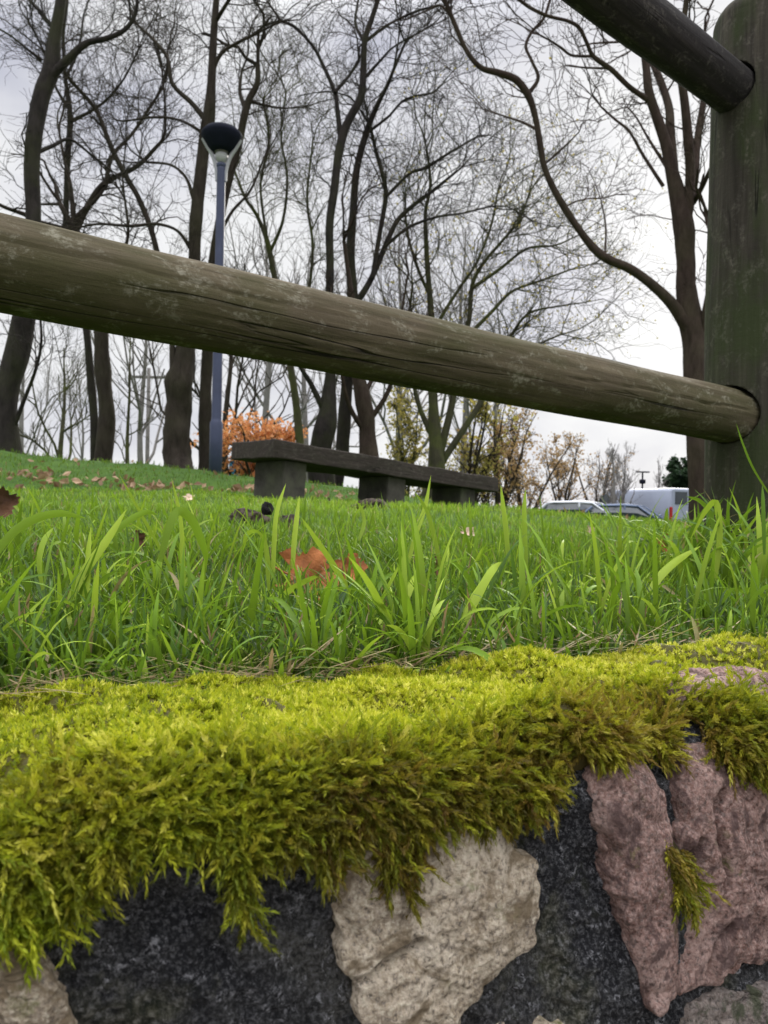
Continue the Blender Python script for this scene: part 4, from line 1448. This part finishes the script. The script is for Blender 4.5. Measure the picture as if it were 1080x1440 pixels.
THICK = 'bare thicket trees with last brown leaves right of the bench'
th_specs = [
    (570, 520, 16.5, .07, 'bark_green', 'leaf_yellow', 1400, 'thicket tree with yellowing leaves behind the middle of the bench'),
    (655, 500, 16, .08, 'bark_brown', 'leaf_yellow', 1500, 'thicket tree with olive leaves above the right end of the bench'),
    (700, 540, 17, .07, 'bark_brown', 'leaf_brown', 1300, 'thicket tree with brown leaves just right of the bench end'),
    (740, 560, 31, .10, 'bark_brown', 'leaf_brown', 1400, 'dense brown leaved thicket tree left of the parked cars'),
    (790, 580, 34, .10, 'bark_brown', 'leaf_brown', 1100, 'rusty thicket tree right behind the silver car'),
    (838, 590, 35, .10, 'bark_red', 'leaf_brown', 450, 'reddish twiggy thicket tree between the silver car and the van'),
]
for i, (px, yt, d, r, mt, lf, nl, lb) in enumerate(th_specs):
    rand_tree('thicket_tree', lb, px, yt, d, r * .75, M[mt], 520 + i, stems=4, spread=.33, leaf=M[lf], nleaf=nl, lsize=.085 if d < 25 else .12, group=THICK, kids=(6, 5, 4, 3), levels=4, fork=.36, rmin=.0055, wig=.22)
for i, (px, yt, d, lb) in enumerate([(862, 598, 27, 'slim bare tree above the dark blue car'), (878, 590, 27.5, 'slim bare tree above the front of the van'), (925, 625, 27, 'faint small bare tree behind the roof of the van')]):
    rand_tree('bare_tree', lb, px, yt, d + (9 if i == 2 else 3), .10, M['bark_far'], 560 + i, group=FAR, kids=(8, 4, 3, 3), fork=.3, rmin=.006, up=.25)
rand_tree('orange_tree', 'small tree with bright orange autumn leaves behind the left end of the bench', 366, 548, 15.5, .06, M['bark_brown'], 580, stems=6, spread=.6, leaf=M['leaf_orange'], nleaf=3200, lsize=.095, kids=(7, 5, 4, 3), fork=.42, rmin=.0035)
rand_tree('evergreen_bush', 'dark green evergreen bush behind the rear of the van beside the tree trunk', 974, 622, 36.5, .08, M['bark_dark'], 585, stems=5, spread=.3, leaf=M['leaf_dark'], nleaf=11000, lsize=.22, kids=(8, 6, 5, 3), fork=.3, rmin=.005, cat='bush')


# ------------------------------------------------------------------ pole, lamp and container far off
def far_post(name, label, cat, px, py_top, d, r, mat, arm=None):
    b = at(px, 700, d)
    gz = float(terr(np.array([b[0]]), np.array([d]))[0])
    H = at(px, py_top, d)[2] - gz
    root = thing(name, label, cat, (b[0], d, gz - .02))
    obj('pole', pmesh('pole', *lathe([(r * 1.2, 0), (r, H * .3), (r * .75, H)], 16), mat, True), root)
    return root, H


rt, H = far_post('utility_pole', 'thin grey utility pole seen between the trunks on the left', 'utility pole', 206, 517, 30, .085, M['pole_grey'])
V, Fc = box(0, 0, H - .35, 1.3, .1, .1, .01); obj('crossarm', pmesh('crossarm', V, Fc, M['pole_grey']), rt)
rt, H = far_post('lamp_post', 'small distant lamp post with a flat twin head behind the van', 'lamp post', 903, 664, 36, .05, M['lamp_dark'])
V, Fc = box(0, 0, H + .03, .62, .2, .06, .02); obj('lamp_head', pmesh('lamp_head', V, Fc, M['lamp_dark']), rt)
V, Fc = box(0, 0, H - .42, .26, .2, .2, .04); obj('control_box', pmesh('control_box', V, Fc, M['lamp_dark']), rt)


def build_container():
    d = 22.0
    c = at(360, 660, d)
    gz = float(terr(np.array([c[0]]), np.array([d]))[0])
    H = at(350, 653, d)[2] - gz
    root = thing('storage_container', 'teal blue steel container glimpsed below the left end of the bench', 'container', (c[0], d, gz))
    V, Fc = box(.1, 0, H / 2, 1.15, 3.0, H, .03); obj('shell', pmesh('shell', V, Fc, M['teal']), root)
    for s in (-1, 1):
        V, Fc = box(.1 + s * .27, -1.52, H / 2, .5, .04, H * .9, .01); dr = obj('door', pmesh('door', V, Fc, M['teal']), root)
        V, Fc = lathe([(.02, .25), (.02, H * .85)], 10); h = obj('handle', pmesh('handle', V, Fc, M['lamp_arm'], True), dr, (.1 + s * .1, -1.565, 0))


build_container()


# ------------------------------------------------------------------ vehicles
def loft(sections, closed=True):
    """sections: list of (x, [(y,z)...]) -> V,F"""
    V, Fc = [], []
    m = len(sections[0][1])
    for x, ring in sections:
        V += [(x, y, z) for y, z in ring]
    for i in range(len(sections) - 1):
        for k in range(m):
            k2 = (k + 1) % m
            Fc.append((i * m + k, i * m + k2, (i + 1) * m + k2, (i + 1) * m + k))
    Fc.append(tuple(reversed(range(m)))); Fc.append(tuple((len(sections) - 1) * m + k for k in range(m)))
    return V, Fc


def ring(hw, z0, z1, r=.12, tumble=1.0):
    """rounded cross-section half width hw from z0 to z1"""
    t = hw * tumble
    return [(-hw, z0), (hw, z0), (hw, z0 + (z1 - z0) * .45), (t, z1 - r), (t - r * .5, z1 - r * .2), (t - r * 1.3, z1), (-t + r * 1.3, z1), (-t + r * .5, z1 - r * .2), (-t, z1 - r), (-hw, z0 + (z1 - z0) * .45)]


def wheels(root, xs, hw, r=.31):
    for x in xs:
        for s in (-1, 1):
            V, Fc = lathe([(r * .55, -.1), (r * .93, -.1), (r, -.06), (r, .06), (r * .93, .1), (r * .55, .1)], 28)
            w = obj('wheel', pmesh('wheel', V, Fc, M['tyre'], True), root, (x, s * (hw - .1), r)); w.rotation_euler = (math.pi / 2, 0, 0)
            V, Fc = lathe([(r * .1, -.105), (r * .56, -.102), (r * .56, .102), (r * .1, .105)], 20)
            obj('rim', pmesh('rim', V, Fc, M['rim'], True), w)


def car(label, px, d, rz, paint, Lc=4.2, Hc=1.45, hw=.86):
    b = at(px, 720, d)
    gz = -.855
    root = thing('parked_car', label, 'car', (b[0], d, gz), 'cars parked beyond the lawn', rz)
    h = Lc / 2
    sh = Hc * .62
    S = [(-h, ring(hw * .84, .3, .62, .06)), (-h + .12, ring(hw * .95, .22, sh * .92, .08)), (-h + .7, ring(hw, .2, sh, .08)), (0, ring(hw, .2, sh, .08)), (h - 1.15, ring(hw, .2, sh * .99, .09)),
         (h - .5, ring(hw * .98, .22, sh * .86, .12)), (h - .12, ring(hw * .9, .26, sh * .68, .1)), (h, ring(hw * .78, .32, .52, .05))]
    obj('body', pmesh('body', *loft(S), M[paint], True), root)
    t = .80
    G = [(-h + .28, ring(hw * .9, sh - .03, sh + .04, .02, .95)), (-h + .75, ring(hw * .93, sh - .03, Hc - .09, .05, t)), (-.15, ring(hw * .94, sh - .03, Hc - .03, .05, t)), (.35, ring(hw * .94, sh - .03, Hc - .08, .05, t)), (h - 1.05, ring(hw * .9, sh - .03, sh + .03, .02, .95))]
    obj('window', pmesh('window', *loft(G), M['glass'], False), root)
    # roof with pillars
    Rf = [(-h + .62, [(-hw * .72, Hc - .17), (hw * .72, Hc - .17), (hw * .70, Hc - .10), (-hw * .70, Hc - .10)]), (-h + .95, [(-hw * .77, Hc - .10), (hw * .77, Hc - .10), (hw * .66, Hc - .02), (-hw * .66, Hc - .02)]),
          (-.15, [(-hw * .79, Hc - .09), (hw * .79, Hc - .09), (hw * .68, Hc + .012), (-hw * .68, Hc + .012)]), (.35, [(-hw * .78, Hc - .12), (hw * .78, Hc - .12), (hw * .68, Hc - .035), (-hw * .68, Hc - .035)])]
    obj('roof', pmesh('roof', *loft(Rf), M[paint], True), root)
    for s in (-1, 1):
        for (xa, za, xb, zb, w) in ((.34, Hc - .08, h - 1.02, sh + .02, .035), (-.12, Hc - .07, -.08, sh, .04), (-h + .72, Hc - .13, -h + .34, sh + .02, .07)):
            V, q = sweep(np.array([[[xa, s * hw * .765, za], [(xa + xb) / 2, s * hw * .85, (za + zb) / 2], [xb, s * hw * .92, zb]]]), np.full((1, 3), w), 8)
            obj('pillar', mesh_np('pillar', V, [q], M[paint]), root)
        V, Fc = box(h - .2, s * hw * .66, sh * .70, .16, .36, .13, .04); obj('headlight', pmesh('headlight', V, Fc, M['headl']), root)
        V, Fc = box(-h + .06, s * hw * .72, sh * .8, .12, .26, .2, .03); obj('tail_light', pmesh('tail_light', V, Fc, M['tail']), root)
        V, Fc = box(h - 1.1, s * (hw + .07), sh + .09, .12, .18, .13, .04); obj('mirror', pmesh('mirror', V, Fc, M[paint]), root)
    wheels(root, (-h + .75, h - .8), hw)
    return root


car('silver car with sloping bonnet parked left of the dark blue car', 826, 28.2, R(-30), 'silver', 4.1, 1.40)
car('dark blue grey car parked in front of the van', 888, 27.4, R(-28), 'navy', 3.9, 1.30)


def van():
    d = 31.5
    b = at(906, 720, d)
    root = thing('parked_van', 'pale grey panel van parked behind the cars with its rear to the right', 'van', (b[0], d + .3, -.855), None, R(112))
    Lv, hw, Hv = 5.3, .98, 1.98
    h = Lv / 2
    S = [(-h, ring(hw * .97, .38, Hv - .04, .12, .9)), (-h + .1, ring(hw, .33, Hv, .14, .9)), (0, ring(hw, .33, Hv, .14, .9)), (h - 1.75, ring(hw, .33, Hv - .02, .14, .9)), (h - 1.4, ring(hw, .33, Hv - .14, .16, .87)),
         (h - .85, ring(hw * .98, .33, 1.28, .14, .93)), (h - .35, ring(hw * .95, .33, 1.1, .14, .95)), (h, ring(hw * .86, .4, .84, .1, .95))]
    obj('body', pmesh('body', *loft(S), M['van'], True), root)
    for s in (-1, 1):
        V, Fc = box(-h - .012, s * hw * .46, 1.2, .03, hw * .84, 1.45, .012); dr = obj('rear_door', pmesh('rear_door', V, Fc, M['van']), root)
        V, Fc = box(-h - .035, s * hw * .45, 1.6, .02, hw * .6, .48, .008); obj('window', pmesh('window', V, Fc, M['glass']), dr)
        V, Fc = box(-h - .02, s * hw * .93, .98, .07, .12, .55, .02); obj('tail_light', pmesh('tail_light', V, Fc, M['tail']), root)
        V, Fc = box(.1, s * (hw + .006), .78, 3.4, .03, .12, .01); obj('side_trim', pmesh('side_trim', V, Fc, M['lamp_dark']), root)
        V, Fc = box(.55, s * (hw * .965), 1.15, .014, .08, 1.3, .002); obj('door_seam', pmesh('door_seam', V, Fc, M['lamp_dark']), root)
        V = [(h - 1.7, s * hw * .945, 1.82), (h - 1.2, s * hw * .955, 1.72), (h - .92, s * hw * .99, 1.3), (h - 1.7, s * hw * .99, 1.3)]
        V = V + [(x, y + s * .03, z) for x, y, z in V]
        obj('window', pmesh('window', V, [(0, 1, 2, 3), (7, 6, 5, 4), (0, 4, 5, 1), (1, 5, 6, 2), (2, 6, 7, 3), (3, 7, 4, 0)], M['glass']), root)
        V, Fc = box(h - .15, s * hw * .72, .88, .2, .34, .2, .05); obj('headlight', pmesh('headlight', V, Fc, M['headl']), root)
    V = [(h - 1.36, -hw * .74, Hv - .2), (h - 1.36, hw * .74, Hv - .2), (h - .9, hw * .84, 1.34), (h - .9, -hw * .84, 1.34)]
    V = V + [(x + .05, y, z + .02) for x, y, z in V]
    obj('windscreen', pmesh('windscreen', V, [(0, 1, 2, 3), (7, 6, 5, 4), (0, 4, 5, 1), (1, 5, 6, 2), (2, 6, 7, 3), (3, 7, 4, 0)], M['glass']), root)
    wheels(root, (-h + .95, h - .95), hw, .33)


van()


# ------------------------------------------------------------------ leaves, clods and straws
def leaf_thing(name, label, cat, pos, size, rot, mat, seed, group=None, lobes=5, curl=.35):
    g = np.random.default_rng(seed)
    NA, NR = 90, 9
    th = np.linspace(0, 2 * math.pi, NA, endpoint=False)
    r = .62 + .30 * np.abs(np.cos(th * lobes / 2)) ** .8 + .06 * np.cos(th * 17) + .04 * np.sin(th * 23 + seed)
    r *= np.where(np.cos(th) < -.86, .55, 1)
    V = [[0, 0, 0]]
    for k in range(1, NR + 1):
        f = k / NR
        x = r * f * np.cos(th); y = r * f * np.sin(th) * .85
        z = curl * (y ** 2) * (1 + .6 * np.sin(x * 3 + seed)) + .25 * curl * x ** 2 + .07 * np.sin(x * 7 + seed) * np.cos(y * 6) + .05 * np.abs(np.cos(th * lobes / 2)) * f
        V += list(np.stack([x, y, z], -1))
    V = np.array(V) * size * .5
    Fc = [(0, 1 + k, 1 + (k + 1) % NA) for k in range(NA)]
    for j in range(NR - 1):
        a, b = 1 + j * NA, 1 + (j + 1) * NA
        Fc += [(a + k, b + k, b + (k + 1) % NA, a + (k + 1) % NA) for k in range(NA)]
    root = thing(name, label, cat, pos, group)
    root.rotation_euler = rot
    obj('blade', pmesh('blade', V, Fc, mat, True), root)
    C = resample(np.array([[-.0, 0, 0.0], [-.3, .0, .01], [-.62, .03, .05], [-.95, .1, .16]]) * size * .5, 10)
    V, q = sweep(C[None], np.linspace(.018, .012, 10)[None] * size, 6)
    obj('stalk', mesh_np('stalk', V, [q], mat), root)
    return root


def on_lawn(px, d, dz):
    x = (px - 540) / F * d
    return (x, d, float(terr(np.array([x]), np.array([d]))[0]) + dz)


FL = 'single dead leaves lying in the grass'
leaf_thing('fallen_leaf', 'large rusty orange dead leaf standing in the grass in front of the bench', 'leaf', on_lawn(432, .80, .020), .085, (R(62), R(12), R(20)), M['greyleaf'], 3, FL)
leaf_thing('fallen_leaf', 'smaller orange leaf just right of the large rusty one', 'leaf', on_lawn(494, .82, .026), .05, (R(70), R(-15), R(-30)), M['greyleaf'], 4, FL)
leaf_thing('fallen_leaf', 'dark red brown leaf hidden in grass below the right end of the bench', 'leaf', on_lawn(619, .86, .03), .04, (R(75), R(30), R(40)), M['brownleaf'], 5, FL)
leaf_thing('fallen_leaf', 'pale pinkish tan leaf on the lawn below the right bench leg', 'leaf', on_lawn(658, 1.35, .042), .036, (R(35), R(20), R(0)), M['paleleaf'], 6, FL)
leaf_thing('fallen_leaf', 'dark curled brown leaf at the left edge of the picture', 'leaf', on_lawn(2, .95, .068), .05, (R(80), R(-20), R(10)), M['brownleaf'], 7, FL)
leaf_thing('fallen_leaf', 'upright brown leaf among the tall blades on the left', 'leaf', on_lawn(194, .9, .042), .026, (R(85), R(40), R(60)), M['brownleaf'], 8, FL)
leaf_thing('fallen_leaf', 'rusty leaf standing in the grass left of the fence post', 'leaf', on_lawn(933, 1.2, .045), .04, (R(80), R(60), R(10)), M['greyleaf'], 9, FL)
leaf_thing('fallen_leaf', 'tiny tan leaf on the lawn below the silver car', 'leaf', on_lawn(832, 1.5, .045), .03, (R(50), R(20), R(10)), M['paleleaf'], 10, FL)
leaf_thing('fallen_leaf', 'pale leaf on the lawn in front of the lamp post', 'leaf', on_lawn(265, 3.6, .035), .06, (R(40), R(-20), R(30)), M['paleleaf'], 11, FL)


def clod(label, pos, sx, sy, sz, mat, seed, group='clods of dug up soil in the lawn'):
    V, Fc = lathe([(.05, -.6), (.7, -.55), (1, -.1), (.95, .25), (.7, .65), (.35, .9), (.05, 1.0)], 40)
    # finer rings by resampling the profile
    prof = resample(np.array([(.05, -.6), (.7, -.55), (1, -.1), (.95, .25), (.7, .65), (.35, .9), (.05, 1.0)]), 26)
    V, Fc = lathe([tuple(p) for p in prof], 48)
    V = np.array(V)
    k = 1 + .22 * fbm(V, 3.0, seed, 4, .6)
    V = V * k[:, None] * np.array([sx, sy, sz])
    o = obj('soil_clod', pmesh('soil_clod', V, Fc, mat, True), None, pos)
    return tag(o, label, 'clod of soil', group)


clod('crumbly brown soil clod behind the grass left of the bench leg', on_lawn(350, 1.7, .02), .04, .05, .026, M['soil'], 31)
clod('crumbly grey brown soil clod right beside the left one', on_lawn(402, 1.75, .012), .035, .04, .026, M['soil'], 32)
clod('small round black lump sitting between the brown clods', on_lawn(376, 1.72, .045), .013, .013, .014, M['soil_dark'], 33)
clod('flat dark molehill in front of the middle bench leg', on_lawn(522, 3.6, .0), .10, .1, .045, M['soil'], 34)
clod('low dark molehill right of the bench', on_lawn(738, 4.5, .0), .12, .12, .05, M['soil'], 35)


def litter():
    g = np.random.default_rng(77)
    cl = [(35, 6.7, .12), (25, 7.2, .1), (110, 6.6, .14), (60, 7.0, .1), (150, 7.2, .1), (200, 6.7, .12), (215, 7.0, .12), (190, 6.5, .1), (230, 6.9, .1), (265, 7.2, .12), (70, 6.4, .12), (330, 6.9, .15), (420, 7.4, .15), (480, 7.6, .15), (470, 7.0, .12)]
    P = []
    for px, d, s in cl:
        c = np.array(on_lawn(px, d, 0))
        n = g.integers(6, 16)
        P.append(np.column_stack([g.normal(c[0], s, n), g.normal(c[1], s * 1.6, n), np.zeros(n)]))
    n = 60
    d = g.uniform(5.5, 9, n)
    P.append(np.column_stack([g.uniform(-.5, .35, n) * d, d, np.zeros(n)]))
    P = np.concatenate(P)
    P[:, 2] = terr(P[:, 0], P[:, 1]) + g.uniform(.005, .045, len(P))
    V, q, t = leaf_cards(P, .085, g, .01)
    me = mesh_np('leaf_litter', V, [q], M['litter'], {'tint': t}, smooth=False)
    tag(obj('leaf_litter', me), 'drifts of pale dead leaves on the grass bank', kind='stuff')


litter()


def straw(label, pts, d0, d1, w, seed):
    P = np.array([at(x, y, d0 + (d1 - d0) * i / (len(pts) - 1)) for i, (x, y) in enumerate(pts)])
    C = resample(P, 24)
    C = C + .0006 * np.stack([sn(C, 90, seed), sn(C, 90, seed + 1), sn(C, 90, seed + 2)], -1)
    r = np.interp(np.linspace(0, 1, 24), [0, .7, 1], [1, .8, .4]) * w * .5 / F * d0
    V, q = sweep(C[None], r[None], 8)
    me = mesh_np('dry_stem', V, [q], M['straw'])
    return tag(obj('dry_stem', me), label, 'dry stem', 'dry stems lying on the moss')


straw('long pale dry stem arching over the moss at the left edge', [(-30, 1040), (40, 1022), (90, 1010), (130, 1005), (170, 1008)], .330, .352, 6, 1)
straw('short thick dry stem below the long one at the left edge', [(-30, 1055), (10, 1038), (45, 1024), (64, 1018)], .322, .334, 9, 2)
straw('short straw lying flat on the moss in the middle', [(276, 990), (300, 982), (330, 974)], .375, .385, 4, 3)
straw('tiny straw on the moss right of the middle straw', [(322, 1015), (334, 1010), (342, 1007)], .350, .352, 4, 4)
straw('thin upright grey stem at the edge of the grass', [(383, 962), (384, 935), (384, 915)], .43, .432, 3, 5)
for (px, py, d, s, lb) in [(760, 985, .378, .011, 'small round green leaf lying on the moss'), (104, 1062, .312, .011, 'pale green leaf lying on the moss near the left stems')]:
    leaf_thing('green_leaf', lb, 'leaf', at(px, py, d), s, (R(15), R(10), R(30)), M['clover'], int(px), 'small green leaves on the moss', 2, .2)

# ------------------------------------------------------------------ sky and light
SUN_AZ, SUN_EL = R(20), R(27)           # ahead and to the right, veiled by cloud
w = bpy.data.worlds.new('World'); SC.world = w; w.use_nodes = True
t = w.node_tree; t.nodes.clear()


class WN(Mat):
    def __init__(s, tree):
        s.t = tree


W = WN(t)
out = W.n('ShaderNodeOutputWorld')
bg = W.n('ShaderNodeBackground'); bg.inputs[1].default_value = .1
t.links.new(bg.outputs[0], out.inputs[0])
sky = W.n('ShaderNodeTexSky', sky_type='NISHITA', sun_disc=False, sun_elevation=SUN_EL, sun_rotation=SUN_AZ)
tc = W.n('ShaderNodeTexCoord')
dirv = tc.outputs['Generated']
sep = W.n('ShaderNodeSeparateXYZ'); W.put(sep.inputs[0], dirv)
el = sep.outputs[2]
mp = W.n('ShaderNodeMapping'); W.put(mp.inputs['Vector'], dirv); mp.inputs['Scale'].default_value = (1.0, 1.0, 1.7); mp.inputs['Location'].default_value = (8.7, 18.4, 8.1)
n1 = W.noise(mp.outputs[0], 2.3, 5, .45, .3)
n2 = W.noise(mp.outputs[0], 7.0, 6, .55, .4)
cl = W.math('ADD', W.math('MULTIPLY', n1, .7), W.math('MULTIPLY', n2, .3))
cloudcol = W.ramp(cl, [(.38, (.50, .51, .585)), (.47, (.64, .645, .69)), (.57, (.79, .795, .805))])
# brighter round the veiled sun
sd = (math.sin(R(18)) * math.cos(R(16)), math.cos(R(18)) * math.cos(R(16)), math.sin(R(16)))
dt = W.n('ShaderNodeVectorMath', operation='DOT_PRODUCT'); W.put(dt.inputs[0], dirv); dt.inputs[1].default_value = sd
glow = W.ramp(dt.outputs['Value'], [(.955, 0.0), (.985, .05), (.996, .13), (1.0, .22)])
cloudcol = W.mix(1.0, cloudcol, W.mix(1.0, glow, (1, .96, .86), 'MULTIPLY'), 'ADD')
# an overcast sky is brightest overhead
zen = W.ramp(el, [(0.0, 1.0), (.54, 1.0), (.70, 3.8), (1.0, 5.3)])
cloudcol = W.mix(1.0, cloudcol, zen, 'MULTIPLY')
cloudcol = W.mix(1.0, cloudcol, (6.8, 6.8, 6.8), 'MULTIPLY')
cover = W.ramp(n1, [(.3, .965), (.6, .99)])
W.put(bg.inputs[0], W.mix(cover, sky.outputs[0], cloudcol))
for nd in t.nodes:
    if nd.bl_idname == 'ShaderNodeValToRGB': pass

ld = bpy.data.lights.new('sun', 'SUN'); ld.energy = 2.0; ld.angle = R(16); ld.color = (1, .95, .86)
so = bpy.data.objects.new('sun', ld); COL.objects.link(so)
sdir = Vector((math.sin(SUN_AZ) * math.cos(SUN_EL), math.cos(SUN_AZ) * math.cos(SUN_EL), math.sin(SUN_EL)))
so.rotation_euler = sdir.to_track_quat('Z', 'Y').to_euler()
so.location = (3, 6, 8)

# ------------------------------------------------------------------ camera
cd = bpy.data.cameras.new('camera')
cd.sensor_fit = 'HORIZONTAL'; cd.sensor_width = 36; cd.lens = 36 * F / 1080
cd.clip_start = .01; cd.clip_end = 2000
cd.dof.use_dof = True; cd.dof.focus_distance = .55; cd.dof.aperture_fstop = 30
co = bpy.data.objects.new('camera', cd); COL.objects.link(co)
right = Vector((CR, 0, SR)); upv = Vector((-SR, 0, CR)); back = Vector((0, -1, 0))
co.matrix_world = Matrix((right, upv, back)).transposed().to_4x4()
SC.camera = co
SC.view_settings.view_transform = 'Standard'
SC.view_settings.look = 'None'
SC.view_settings.exposure = .75
SC.view_settings.gamma = 1
SC.cycles.max_bounces = 6
SC.cycles.transparent_max_bounces = 4
